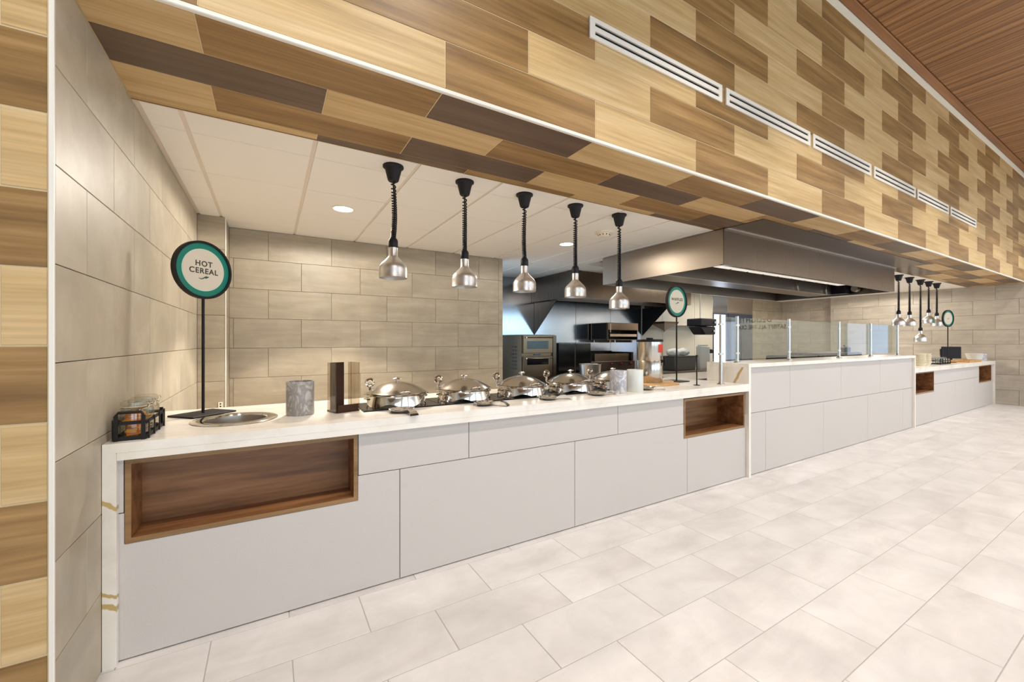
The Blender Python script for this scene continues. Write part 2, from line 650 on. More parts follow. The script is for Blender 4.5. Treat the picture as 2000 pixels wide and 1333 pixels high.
for k in range(4):
    b0 = 1.845 + 0.2425 * k
    j = -0.235 if k in (0, 2) else 0.233
    for n in range(-1, 15):
        r = clip((j + 0.9405 * n, j + 0.9405 * (n + 1), b0, b0 + 0.2425), XW, XR, 1.838, 2.643)
        if r:
            tile(sof, 'tile', soffit_pick(k, n), *SF, r[0] + 0.0025, r[1] - 0.0025, r[2] + 0.0025, r[3] - 0.0025, T)
MB().box(XW, XR, 2.643, 2.650, ZS - 0.001, ZS + 0.05).build('edge_strip', WOOD_M, sof)
tr = struct(MB().box(-3.2, XR, YF - 0.004, YF + 0.016, ZS - 0.004, ZS + 0.016).build('trim_2', TRIM_W, bevel=0.003))
tr = struct(MB().box(-3.2, XR, YF + 0.0, YF + 0.05, 4.556, 4.665).build('trim_3', CREAM))

# ---------------------------------------------------------------- dining room ceiling of wood planks
dc = struct(MB().box(-7, 18, -7, YF + 0.2, 4.70, 4.8).build('ceiling_dining', mat('plank_gap', (40, 24, 14), 0.9)))
MB().box(-3, XR, 1.74, 1.82, 4.655, 4.70).build('frame_board', PLANK_FRAME, dc, bevel=0.003)
DF = ((0, 0, 4.70), (0, 1, 0), (1, 0, 0), (0, 0, -1))
x = 3.3
while x < 15.0:
    w = 0.118
    tile(dc, 'plank', PLANK, *DF, -4.0, 1.735, x, x + w - 0.006, 0.03, 0.003)
    x += w
for k in range(9):
    MB().lathe([(0.11, 4.70), (0.11, 4.655), (0.085, 4.655), (0.085, 4.70)], 24, (-0.7 + 1.62 * k, 0.62, 0), cap=False).build('downlight_ring', TRIM_W, dc, smooth=True)
for wx in (0.5, 5.5, 10.5):
    MB().box(wx - 1.26, wx + 1.26, -3.46, -3.40, 4.54, 4.70).box(wx - 1.26, wx + 1.26, -1.80, -1.74, 4.54, 4.70).box(wx - 1.26, wx - 1.20, -3.40, -1.80, 4.54, 4.70).box(wx + 1.20, wx + 1.26, -3.40, -1.80, 4.54, 4.70).build('fill_frame', TRIM_W, dc)  # frames added round the unseen fill so it reads as fixtures
o = MB().box(-7, 3.29, -7, 1.735, 4.67, 4.70).box(3.3, 18, -7, -4.01, 4.67, 4.70).build('planks_beyond', PLANK, dc)
o['kind'] = 'stuff'

# ---------------------------------------------------------------- back walls and pilaster
wb = struct(MB().box(-0.62, 2.858, YB + T, YB + 0.16, 0, ZS + 0.02).build('wall_back', GROUT))
BF = ((0, YB + T, 0), (1, 0, 0), (0, 0, 1), (0, -1, 0))
run(wb, TILE_BACK, BF, (-0.36, 2.80, 0.0, ZS), 0.934 - 0.3115 * 3, 0.3115, (0.301, -0.014), 0.6255, 0.003,
    skip=lambda a, b, c, d: d < 0.65)
for k in range(9):
    r = clip((2.80, 2.866, 0.934 + 0.3115 * (k - 3), 0.934 + 0.3115 * (k - 2)), 2.8, 2.866, 0, ZS)
    if r and r[2] > 0.6:
        tile(wb, 'tile', TILE_BACK, *BF, 2.8015, 2.866, r[2] + 0.0015, r[3] - 0.0015)
wp = struct(MB().box(XW - 0.05, -0.36 - T, 4.73 + T, YB + 0.05, 0, ZS + 0.02).build('wall_back_pilaster', GROUT))
run(wp, TILE_BACK, ((0, 4.73 + T, 0), (1, 0, 0), (0, 0, 1), (0, -1, 0)), (XW, -0.366, 0.6, ZS), 0.939 - 0.3115 * 4, 0.3115, (-0.9, -0.36), 0.61, 0.003)
run(wp, TILE_BACK, ((-0.36 - T, 0, 0), (0, 1, 0), (0, 0, 1), (1, 0, 0)), (4.735, YB, 0.6, ZS), 0.939 - 0.3115 * 4, 0.3115, (4.2, 4.5), 0.61, 0.003)
struct(MB().box(-0.366, -0.356, 4.726, 4.736, 0.0, ZS).build('trim_4', TRIM_W, bevel=0.002))

# right wall, with a shallow jog near the back
wr = struct(MB().box(XR + T, XR + 0.3, -7, 5.18, 0, 4.8).build('wall_right', GROUT))
RF = ((XR + T, 0, 0), (0, 1, 0), (0, 0, 1), (-1, 0, 0))
run(wr, TILE_RIGHT, RF, (1.62, 5.18, 0.0, ZS), 0.0, 0.3125, (1.9225, 2.24), 0.638, 0.004)
wr2 = struct(MB().box(XR + 0.2 + T, XR + 0.4, 5.18, 6.9, 0, 2.6).build('wall_right_rear', GROUT))
run(wr2, TILE_RIGHT, ((XR + 0.2 + T, 0, 0), (0, 1, 0), (0, 0, 1), (-1, 0, 0)), (5.18, 6.6, 0.6, ZS), 0.0, 0.3125, (1.9225, 2.24), 0.638, 0.004)
# dining part of the right wall, painted, with a glazed opening
struct(MB().box(XR + 0.002, XR + T, -7, 0.0, 0, 4.66).box(XR + 0.002, XR + T, 0.92, 1.62, 0, 4.66).box(XR + 0.002, XR + T, 0.0, 0.92, 1.92, 4.66).box(XR + 0.002, XR + T, 1.62, 1.83, ZS + .02, 4.66).build('wall_right_dining', WALLPAINT))
w1 = struct(MB().box(XR - 0.02, XR + 0.012, -0.02, 0.04, 0.05, 1.96).box(XR - 0.02, XR + 0.012, 0.87, 0.93, 0.05, 1.96).box(XR - 0.02, XR + 0.012, 0.44, 0.48, 0.05, 1.9).box(XR - 0.02, XR + 0.012, -0.02, 0.93, 1.9, 1.96).box(XR - 0.02, XR + 0.012, -0.02, 0.93, 0.05, 0.13).build('window_1', ALU))
MB().box(XR - 0.004, XR + 0.008, 0.035, 0.445, 0.12, 1.905).build('pane', emit('sky_pane_pale', (206, 216, 236), 1.0), w1)
MB().box(XR - 0.004, XR + 0.008, 0.475, 0.875, 0.12, 1.905).build('pane', emit('sky_pane_blue', (156, 190, 236), 1.0), w1)

# steel wall at the back of the kitchen, with a doorway
wk = struct(MB().box(2.7, 9.90, YK + 0.02, YK + 0.15, 0, 2.6).box(9.90, 10.54, YK + 0.02, YK + 0.15, 2.06, 2.6).box(10.54, 13.6, YK + 0.02, YK + 0.15, 0, 2.6).build('wall_kitchen', GROUT))
KF = ((0, YK + 0.02, 0), (1, 0, 0), (0, 0, 1), (0, -1, 0))
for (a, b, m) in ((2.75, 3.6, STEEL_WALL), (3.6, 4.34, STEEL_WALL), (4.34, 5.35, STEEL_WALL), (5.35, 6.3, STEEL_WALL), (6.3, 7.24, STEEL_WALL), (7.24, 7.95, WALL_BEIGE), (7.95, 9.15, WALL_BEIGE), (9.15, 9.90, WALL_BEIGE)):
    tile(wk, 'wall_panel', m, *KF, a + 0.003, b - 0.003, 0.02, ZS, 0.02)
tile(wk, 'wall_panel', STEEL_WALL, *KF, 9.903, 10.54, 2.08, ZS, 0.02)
tile(wk, 'wall_panel', STEEL, *KF, 10.545, 11.72, 2.08, ZS, 0.02)
run(wk, TILE_BACK, KF, (11.73, XR + 0.2, 0.6, ZS), 0.0, 0.3125, (11.9, 12.2), 0.62, 0.004, 0.02)
w2 = struct(MB().box(9.90, 9.94, YK - 0.01, YK + 0.08, 0.0, 2.06).box(10.50, 10.54, YK - 0.01, YK + 0.08, 0.0, 2.06).box(9.94, 10.5, YK - 0.01, YK + 0.08, 2.02, 2.06).build('window_2', NAVY))
MB().box(9.94, 10.50, YK + 0.03, YK + 0.05, 0.1, 2.02).build('pane', DAY_PANE, w2)
d1 = struct(MB().box(10.56, 11.70, YK - 0.02, YK + 0.019, 0.01, 2.06).build('door_1', NAVY, bevel=0.004))
MB().box(10.66, 11.05, YK - 0.03, YK - 0.018, 0.3, 1.95).build('door_panel', mat('blue_grey_glass', (108, 122, 146), 0.15), d1)
MB().box(11.15, 11.60, YK - 0.03, YK - 0.018, 0.3, 1.95).build('door_panel', mat('dark_door_glass', (84, 86, 94), 0.15), d1)

# dining room walls behind the camera, with window bays
wd = struct(MB().box(-7, 18, -7.1, -7, 0, 0.5).box(-7, 18, -7.1, -7, 3.3, 4.8).box(-7, -2.3, -7.1, -7, 0.5, 3.3).box(1.3, 2.2, -7.1, -7, 0.5, 3.3).box(5.8, 6.7, -7.1, -7, 0.5, 3.3).box(10.3, 11.2, -7.1, -7, 0.5, 3.3).box(14.8, 18, -7.1, -7, 0.5, 3.3).build('wall_dining', WALLPAINT))
struct(MB().box(-7.1, -7, -7, 2.0, 0, 4.8).build('wall_dining_left', WALLPAINT))
for n, wx in enumerate((-0.5, 4.0, 8.5, 13.0)):
    fr = MB()
    for dx in (-1.8, -0.6, 0.6, 1.77):
        fr.box(wx + dx, wx + dx + 0.05, -7.08, -7.02, 0.5, 3.3)
    fr.box(wx - 1.8, wx + 1.8, -7.08, -7.02, 0.5, 0.56).box(wx - 1.8, wx + 1.8, -7.08, -7.02, 3.24, 3.3)
    struct(fr.build('window_%d' % (n + 3), ALU))
    MB().box(wx - 1.78, wx + 1.78, -7.055, -7.045, 0.55, 3.25).build('pane', GLASS, bpy.data.objects['window_%d' % (n + 3)])

# ---------------------------------------------------------------- kitchen ceiling
kc = MB()
zb = ZS + 0.007
kc.box(XW - 0.1, 4.24, 2.65, 6.7, zb, zb + 0.04)
kc.box(4.24, 8.75, 2.65, 4.36, zb, zb + 0.04).box(4.24, 8.75, 4.62, 6.7, zb, zb + 0.04)
kc.box(8.75, 13.5, 2.65, 6.7, zb, zb + 0.04)
kc = struct(kc.build('ceiling', TEE))
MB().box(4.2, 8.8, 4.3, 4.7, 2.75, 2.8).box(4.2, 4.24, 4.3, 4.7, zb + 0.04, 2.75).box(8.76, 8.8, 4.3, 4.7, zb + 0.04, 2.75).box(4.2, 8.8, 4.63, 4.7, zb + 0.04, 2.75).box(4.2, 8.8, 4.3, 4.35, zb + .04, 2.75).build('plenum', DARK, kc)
CF = ((0, 0, zb), (1, 0, 0), (0, 1, 0), (0, 0, -1))
xs = [XW + 0.012] + [-0.395 + 0.627 * k for k in range(0, 22)] + [XR + 0.19]
ys = [2.652, 2.905, 3.548, 4.19, 4.833, 5.475, 6.118, 6.495]
xs = sorted(v for v in xs if v <= XR + 0.19)
for i in range(len(xs) - 1):
    for j in range(len(ys) - 1):
        a, b, c, d = xs[i], xs[i + 1], ys[j], ys[j + 1]
        if a > 4.05 and b < 8.6 and d < 4.34:
            continue
        if a > 4.2 and b < 7.36 and c > 5.2:
            continue
        if b - a < 0.05:
            continue
        if b > 4.24 and a < 8.75 and c < 4.62 and d > 4.36:
            if a < 4.2:
                a, b = a, 4.2
            elif c < 4.36:
                c = 4.62
        tile(kc, 'ceiling_panel', CEIL, *CF, a + 0.012, b - 0.012, c + 0.003, d - 0.004, 0.008, 0.002)

# ---------------------------------------------------------------- serving counter: base units
YP = 2.268        # face of the panels


def notch_panel(a, b, z0, z1, niches):
    """front panel a..b, z0..z1 with the niches cut from its top edge"""
    pts = [(a, z0), (b, z0)]
    top = []
    cur = b
    for (n0, n1, nz) in sorted(niches, reverse=True):
        if n1 <= a or n0 >= b or nz >= z1:
            continue
        hi, lo = min(n1, b), max(n0, a)
        if hi < cur:
            top += [(cur, z1), (hi, z1)]
        top += [(hi, nz), (lo, nz)]
        cur = lo
    if cur > a:
        top += [(cur, z1), (a, z1)]
    return MB().prism(pts + top, 'y', YP, YP + 0.012)


NICHES = [(-0.515, 0.398, 0.482, 0.830), (3.048, 3.958, 0.484, 0.822), (8.497, 9.406, 0.49, 0.832), (12.045, 12.960, 0.49, 0.832)]
LOW_J = [0.62 + 1.237 * k for k in range(0, 11)]


def counter(name, label, x0, x1, ztop, y1, upper_j, niches):
    t = thing(name, label, 'counter', (0, 0, 0))
    body = MB()
    cur = x0
    for (n0, n1, z0, z1) in niches:
        if n0 - 0.02 > cur:
            body.box(cur, n0 - 0.02, YP + 0.0125, y1, 0.0, ztop)
        body.box(n0 - 0.02, n1 + 0.02, 2.81, y1, 0.0, ztop)
        body.box(n0 - 0.02, n1 + 0.02, YP + 0.0125, 2.81, 0.0, z0 - 0.004)
        cur = n1 + 0.02
    if cur < x1:
        body.box(cur, x1, YP + 0.0125, y1, 0.0, ztop)
    body.build('carcass', mat('grey_carcass', (138, 130, 124), 0.7), t)
    ns = [(a - 0.002, b + 0.002, c - 0.002) for a, b, c, d in niches]
    g = 0.002
    js = [x0] + [j for j in LOW_J if x0 + 0.03 < j < x1 - 0.03] + [x1]
    for a, b in zip(js, js[1:]):
        notch_panel(a + g, b - g, 0.006, 0.610 - g, ns).build('front_panel', PANEL, t, bevel=0.0012)
    uj = [x0] + list(upper_j) + [x1]
    for a, b in zip(uj, uj[1:]):
        for (n0, n1, z0, z1) in niches:
            if a < n0 < b and b <= n1 + 0.01:
                b = n0 - 0.002
            elif a < n1 < b and a >= n0 - 0.04:
                a = n1 + 0.002
        if any(a >= n0 - 0.01 and b <= n1 + 0.01 for (n0, n1, z0, z1) in niches) or b - a < 0.02:
            continue
        MB().box(a + g, b - g, YP, YP + 0.012, 0.610 + g, ztop - 0.001).build('front_panel', PANEL, t, bevel=0.0012)
    for (n0, n1, z0, z1) in niches:
        w = 0.020
        y0, yb = YP - 0.002, (2.44 if n0 < 0 else 2.54)
        n = MB()
        n.box(n0, n1, y0, y0 + 0.006, z1 - w, z1).box(n0, n1, y0, y0 + 0.006, z0, z0 + w).box(n0, n0 + w, y0, y0 + 0.006, z0 + w, z1 - w).box(n1 - w, n1, y0, y0 + 0.006, z0 + w, z1 - w)
        nf = n.build('niche', WALNUT_TRIM, t)
        MB().box(n0 + 0.002, n1 - 0.002, yb, yb + 0.018, z0 + 0.002, z1 - 0.002).build('back_board', WALNUT, nf)
        MB().box(n0 + 0.002, n1 - 0.002, y0 + 0.006, yb, z0 + 0.001, z0 + w - 0.001).build('bottom_board', WALNUT, nf)
        MB().box(n0 + 0.002, n1 - 0.002, y0 + 0.006, yb, z1 - w + 0.001, z1 - 0.001).build('top_board', WALNUT, nf)
        for s in (0, 1):
            e0 = n0 + 0.002 if s == 0 else n1 - w + 0.001
            e1 = n0 + w - 0.001 if s == 0 else n1 - 0.002
            MB().box(e0, e1, y0 + 0.006, yb, z0 + w, z1 - w).build('side_board', WALNUT, nf)
    return t


counter('serving_counter', 'long low white panelled counter base under the hot cereal sign and chafing dishes', -0.543, 3.975, 0.832, 3.10, (-0.517, 0.40, 1.038, 2.276, 3.046), NICHES[:2])
counter('serving_counter', 'tall middle white panelled counter base below the glass sneeze guard', 4.015, 8.42, 1.062, 2.62, (4.811, 6.029, 7.211), [])
counter('serving_counter', 'low white panelled counter base at the far end by the right tiled wall', 8.462, 13.075, 0.832, 2.95, (9.408, 10.2, 11.25, 12.043, 12.965), NICHES[2:])

# countertops
ct = thing('countertop', 'white quartz countertop with gold-veined waterfall leg holding the chafing dishes', 'countertop')
y0, y1 = 2.238, 3.12
x0, x1 = -0.576, 3.978
hx, hy, hr, hs = -0.155, 2.61, 0.178, 0.21
sl = MB()
zt, zl = ZT, 0.8655
sl.box(x0, hx - hs, y0, y1, zl, zt).box(hx + hs, x1, y0, y1, zl, zt).box(hx - hs, hx + hs, y0, hy - hs, zl, zt).box(hx - hs, hx + hs, hy + hs, y1, zl, zt)
NH = 48
sq, ci = [], []
for k in range(NH):
    a = 2 * PI * k / NH
    c_, s_ = math.cos(a), math.sin(a)
    q = hs / max(abs(c_), abs(s_))
    sq.append((hx + c_ * q, hy + s_ * q))
    ci.append((hx + c_ * hr, hy + s_ * hr))
for k in range(NH):
    k2 = (k + 1) % NH
    sl.quad((*sq[k], zt), (*sq[k2], zt), (*ci[k2], zt), (*ci[k], zt))
    sl.quad((*ci[k], zl), (*ci[k2], zl), (*sq[k2], zl), (*sq[k], zl))
    sl.quad((*ci[k], zt), (*ci[k2], zt), (*ci[k2], zl), (*ci[k], zl))
sl.build('slab', QUARTZ, ct)
MB().box(-0.533, x1, y0, y0 + 0.024, 0.8345, 0.865).build('front_edge', QUARTZ, ct)
MB().prism([(-0.576, 0.0), (-0.5335, 0.0), (-0.5335, 0.862), (-0.576, 0.9045)], 'y', y0 - 0.0005, y0 + 0.0275).box(-0.576, -0.5455, y0 + 0.0275, 3.1, 0, 0.865).build('waterfall_leg', QUARTZ_LEG, ct)

ct = thing('countertop', 'raised white quartz ledge with waterfall ends carrying the glass sneeze guard', 'countertop')
MB().box(3.978, 8.462, y0, 2.68, 1.063, 1.10).build('slab', QUARTZ, ct, bevel=0.001)
MB().box(3.979, 4.013, y0, 2.68, 0.0, 1.0625).build('waterfall_leg', QUARTZ_SIDE, ct)
MB().box(8.422, 8.458, y0, 2.68, 0.0, 1.0625).build('waterfall_leg', QUARTZ, ct)

ct = thing('countertop', 'low white quartz countertop at the far end with stacked cream cups on it', 'countertop')
MB().box(8.464, XR - 0.002, y0, 2.98, 0.8655, ZT).build('slab', QUARTZ, ct)
MB().box(8.464, 13.07, y0, y0 + 0.024, 0.8345, 0.865).build('front_edge', QUARTZ, ct)
MB().box(13.078, XR - 0.002, y0, 2.95, 0.0, 0.865).build('waterfall_leg', QUARTZ, ct)

# ---------------------------------------------------------------- air diffusers on the fascia
DIFF = [(1.598, 2.877), (2.928, 4.204), (4.258, 5.531), (5.606, 6.853), (6.922, 8.14), (8.228, 9.493)]
ORD = ['leftmost, largest in view', 'second from the left', 'third from the left', 'third from the far end', 'second from the far end', 'farthest, nearest the right wall']
for (a, b), od in zip(DIFF, ORD):
    L = b - a
    t = thing('air_diffuser', 'white two-slot linear air diffuser on the wood-tile fascia, ' + od, 'air vent', (a, YF, 3.085), 0, 'linear air diffusers along the fascia')
    fr = MB()
    fr.box(0, L, -0.012, -0.002, 0, 0.026).box(0, L, -0.012, -0.002, 0.098, 0.125).box(0, 0.04, -0.012, -0.002, 0.026, 0.098).box(L - 0.04, L, -0.012, -0.002, 0.026, 0.098)
    fr.build('frame', TRIM_W, t)
    MB().box(0.04, L - 0.04, -0.012, -0.002, 0.047, 0.077).build('blade', TRIM_W, t)
    MB().box(0.03, L - 0.03, -0.003, -0.0005, 0.02, 0.105).build('slot_backing', DARK, t)

# ---------------------------------------------------------------- pendant heat lamps


def make_pendant(x, y, zbot, label, group, lean):
    t = thing('heat_lamp', label, 'heat lamp', (x, y, ZS), 0, group)
    top = 0.0
    MB().lathe([(0.068, top), (0.068, -0.012), (0.060, -0.018), (0.054, -0.024), (0.036, -0.098), (0.030, -0.104)], 28).build('canopy', BLACK, t, smooth=True)
    zb_ = zbot - ZS
    zcap = zb_ + 0.262
    # coiled cord: open coils near the top, packed lower down
    z0, z1 = -0.102, zcap + 0.005
    n = 30
    pts = []
    H = z0 - z1
    turns = max(14, H / 0.016)
    N = int(turns * 12)
    for k in range(N + 1):
        u = k / N
        zz = z0 - H * (u ** 0.72)
        off = lean * math.sin(PI * u) * 0.9
        a = 2 * PI * turns * u
        pts.append((0.0140 * math.cos(a) + off, 0.0140 * math.sin(a) + off * 0.4, zz))
    MB().tube(pts, 0.0048, 5).build('coiled_cord', BLACK, t, smooth=True)
    MB().tube([(lean * math.sin(PI * u) * 0.9, lean * math.sin(PI * u) * 0.36, z0 - H * u) for u in [k / 8 for k in range(9)]], 0.0055, 6).build('inner_cable', BLACK, t)
    MB().lathe([(0.016, zcap + 0.012), (0.026, zcap), (0.031, zcap - 0.012), (0.031, zcap - 0.055), (0.027, zcap - 0.062)], 20).build('cap', BLACK, t, smooth=True)
    sh = MB()
    z = zb_
    sh.lathe([(0.029, z + 0.205), (0.029, z + 0.150), (0.034, z + 0.140), (0.056, z + 0.118), (0.076, z + 0.098), (0.087, z + 0.082), (0.0915, z + 0.066), (0.0925, z + 0.05), (0.0925, z + 0.002), (0.0935, z), (0.090, z), (0.0895, z + 0.05), (0.074, z + 0.094), (0.032, z + 0.136), (0.026, z + 0.148), (0.026, z + 0.205)], 36, cap=False)
    shd = sh.build('shade', CHROME_BR, t, smooth=True)
    MB().lathe([(0.012, z + 0.12), (0.03, z + 0.085), (0.032, z + 0.06), (0.02, z + 0.035), (0.0, z + 0.03)], 16).build('bulb', mat('frosted_bulb', (220, 214, 204), 0.3), t, smooth=True)
    return t


POS5 = ['nearest, over the first chafing dish', 'second from the left', 'third, middle of its row', 'fourth from the left', 'last, beside the steel hood']
for k, (zb_, ln) in enumerate(((1.742, 0.010), (1.718, 0.0), (1.716, -0.010), (1.700, -0.004), (1.622, 0.0))):
    make_pendant(0.714 + 0.5215 * k, 2.775, zb_, 'black-corded steel heat lamp over the low counter, ' + POS5[k], 'heat lamps over the near low counter', ln)
POS6 = ['leftmost of the far row', 'second of the far row', 'hanging lowest of the far row', 'fourth of the far row, hanging highest', 'rightmost of the far row']
for k, zb_ in enumerate((1.593, 1.597, 1.31, 1.673, 1.625)):
    make_pendant((9.637, 10.17, 10.74, 11.2, 11.68)[k], 2.775, zb_, 'small distant steel heat lamp on black cord, ' + POS6[k], 'heat lamps over the far low counter', 0.006 * (k % 2))

# ---------------------------------------------------------------- ceiling fittings
for k, (lx, ly) in enumerate(((0.56, 3.89), (3.09, 3.93))):
    t = thing('recessed_light', 'lit round recessed light in the white kitchen ceiling, ' + ('nearer one, at left' if k == 0 else 'farther one, near the steel hood'), 'ceiling light', (lx, ly, ZS - 0.001), 0, 'recessed kitchen lights')
    MB().lathe([(0.098, 0.0), (0.098, -0.005), (0.082, -0.007), (0.080, -0.003), (0.080, 0.0)], 32, cap=False).build('trim_ring', TRIM_W, t, smooth=True)
    MB().lathe([(0.080, -0.001), (0.078, -0.004), (0.0, -0.0045)], 32).build('diffuser', LAMP_ON, t)
t = thing('smoke_detector', 'round white smoke detector on the kitchen ceiling near the fifth heat lamp', 'smoke detector', (3.118, 3.312, ZS - 0.001))
MB().lathe([(0.10, 0), (0.10, -0.008), (0.07, -0.014)], 28).build('base', CREAM, t, smooth=True)
MB().lathe([(0.062, -0.014), (0.058, -0.04), (0.04, -0.048), (0, -0.05)], 24).build('dome', CREAM, t, smooth=True)
v = MB()
for k in range(10):
    a = 2 * PI * k / 10
    v.box(0.056 * math.cos(a) - 0.006, 0.056 * math.cos(a) + 0.006, 0.056 * math.sin(a) - 0.006, 0.056 * math.sin(a) + 0.006, -0.034, -0.024)
v.build('vent_slots', BLACK, t)['kind'] = 'stuff'
tag(MB().lathe([(0.09, 0), (0.088, -0.012), (0.0, -0.02)], 24).build('ceiling_speaker', CREAM, smooth=True, loc=(3.35, 5.25, ZS - 0.001)), 'faint round cream disc on the kitchen ceiling behind the third heat lamp', 'speaker')

# ---------------------------------------------------------------- steel exhaust hoods
t = thing('exhaust_hood', 'large box-shaped stainless steel exhaust hood over the middle of the kitchen', 'hood', (0, 0, 0))
hx0, hx1, hy0, hy1, hz0, hz1 = 4.052, 8.63, 2.534, 4.33, 2.112, 2.488
MB().box(hx0, hx1, hy0, hy0 + 0.012, hz0, hz1).box(hx0, hx1, hy0 + 0.012, hy0 + 0.05, hz0, hz0 + 0.006).build('front_panel', STEEL_DK, t)
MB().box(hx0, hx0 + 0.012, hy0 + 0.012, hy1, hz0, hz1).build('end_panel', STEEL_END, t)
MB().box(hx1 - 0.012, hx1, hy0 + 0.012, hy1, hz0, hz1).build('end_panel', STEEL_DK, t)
MB().box(hx0 + 0.012, hx1 - 0.012, hy1 - 0.012, hy1, hz0, hz1).build('rear_panel', STEEL, t)
MB().box(hx0 + 0.012, hx1 - 0.012, hy0 + 0.012, hy1 - 0.012, hz1 - 0.008, hz1).build('top_panel', STEEL_DK, t)
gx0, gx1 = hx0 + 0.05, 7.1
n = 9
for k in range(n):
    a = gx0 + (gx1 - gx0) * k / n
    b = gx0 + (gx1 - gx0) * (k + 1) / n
    MB().box(a + 0.022, b - 0.022, hy0 + 0.055, hy0 + 0.17, hz0 + 0.008, hz0 + 0.022).build('glowing_lip', emit('pale_lip_strip', (232, 226, 214), 0.45) if k == 0 else bpy.data.materials['pale_lip_strip'], t)  # pale strip made to glow in place of light reflected off it
MB().box(hx0 + 0.02, 8.38, 3.30, 3.34, 2.118, 2.40).build('filter_front', STEEL, t)
MB().box(hx0 + 0.02, 8.38, 3.34, 3.62, 2.118, 2.14).build('filter_trough', STEEL_DK, t)
MB().box(hx0 + 0.02, 8.38, 3.62, 3.65, 2.118, 2.40).build('filter_rear', STEEL_DK, t)
for sx_ in (7.2, 8.15):
    MB().tube([(sx_ + 0.03 * math.sin(q * 1.1), 3.27, 2.39 - 0.045 * q) for q in range(7)], 0.012, 6).build('conduit', ALU, t, smooth=True)
MB().box(8.40, 8.56, 3.1, 3.6, 2.13, 2.4).build('fan_box', BLACK, t)
MB().tube([(8.45, 3.0, 2.2), (8.58, 3.0, 2.2)], 0.05, 12).build('duct_pipe', STEEL, t, smooth=True)

t = thing('steel_soffit_panel', 'dark stainless strip set flush in the wood-tile soffit above the hood', 'panel', (0, 0, 0))
MB().box(4.085, 8.63, 2.155, 2.655, ZS - 0.006, ZS - 0.001).build('sheet', STEEL_DK, t)
MB().box(8.636, 9.95, 2.32, 2.655, ZS - 0.006, ZS - 0.001).build('sheet', STEEL_DK, t)
MB().box(4.06, 8.63, 2.51, 2.533, ZS - 0.014, ZS - 0.006).build('edge_channel', ALU, t)

t = thing('exhaust_hood', 'darker stainless exhaust hood over the ovens at the back left', 'hood', (0, 0, 0))
ax0, ax1, ay0, ay1, az0, az1 = 4.27, 7.35, 5.30, YK - 0.006, 2.05, 2.485
MB().box(ax0, ax1, ay0, ay0 + 0.012, az0, az1).build('front_panel', STEEL_DK, t)
MB().box(ax0, ax0 + 0.012, ay0 + 0.012, ay1, az0, az1).build('end_panel', STEEL_DK, t)
MB().box(ax1 - 0.012, ax1, ay0 + 0.012, ay1, az0, az1).build('end_panel', STEEL_DK, t)
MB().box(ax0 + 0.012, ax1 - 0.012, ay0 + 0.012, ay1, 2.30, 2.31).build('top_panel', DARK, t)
MB().box(ax0 + 0.012, ax1 - 0.012, 5.9, 5.94, 2.05, 2.29).build('filter_front', STEEL_DK, t)
for xx in (ax0 + 0.06, ax1 - 0.08):
    MB().prism([(YK - 0.006, 1.44), (YK - 0.006, az0), (5.78, az0)], 'x', xx, xx + 0.012).build('wing_panel', STEEL_DK if xx < 5 else BLACK_MET, t)  # right wing's black is shade put into the colour, not a coating

# ---------------------------------------------------------------- cooking equipment along the back wall
t = thing('double_oven', 'stainless double-deck oven with vented side and two bar handles', 'oven', (3.50, 5.60, 0.0))
MB().box(0, 0.69, 0.02, 0.86, 0.12, 1.425).build('body', STEEL_OVEN, t, bevel=0.006)
for k in range(7):
    MB().box(-0.006, -0.0005, 0.18, 0.32, 0.85 + 0.06 * k, 0.88 + 0.06 * k).build('side_vent', STEEL_DK, t)
for (z0, z1, wz0, wz1) in ((1.12, 1.41, 1.19, 1.32), (0.74, 1.07, 0.93, 1.04)):
    d = MB().box(0.02, 0.60, -0.012, 0.018, z0, z1).build('door', STEEL_OVEN, t, bevel=0.005)
    MB().box(0.09, 0.51, -0.016, -0.0125, wz0, wz1).build('window', DISPLAY, d)
    MB().tube([(0.06, -0.012, z1 - 0.035), (0.06, -0.05, z1 - 0.03), (0.58, -0.05, z1 - 0.03), (0.58, -0.012, z1 - 0.035)], 0.011, 8).build('handle', CHROME, d)
MB().box(0.61, 0.68, -0.008, 0.018, 0.74, 1.41).build('control_panel', STEEL_DK, t)
MB().box(0.24, 0.36, -0.002, 0.019, 1.085, 1.105).build('badge', mat('blue_badge', (70, 90, 150), 0.4), t)
MB().box(0.02, 0.67, 0.0, 0.02, 0.30, 0.73).build('lower_front', STEEL_OVEN, t, bevel=0.004)
for lx, ly in ((0.05, 0.08), (0.64, 0.08), (0.05, 0.78), (0.64, 0.78)):
    MB().cyl((lx, ly), 0.03, 0.0, 0.12, 10).build('leg', BLACK, t)

t = thing('upright_cabinet', 'black two-door cabinet standing right of the double oven', 'cabinet', (4.31, 5.72, 0.0))
MB().box(0, 0.76, 0.02, 0.75, 0.0, 1.285).build('body', BLACK_MET, t, bevel=0.004)
for a in (0.012, 0.388):
    MB().box(a, a + 0.36, 0.0, 0.019, 0.1, 1.275).build('door', BLACK_GLASS, t, bevel=0.004)
MB().box(0.374, 0.386, -0.004, 0.019, 0.1, 1.275).build('divider', GREY_PLASTIC, t)

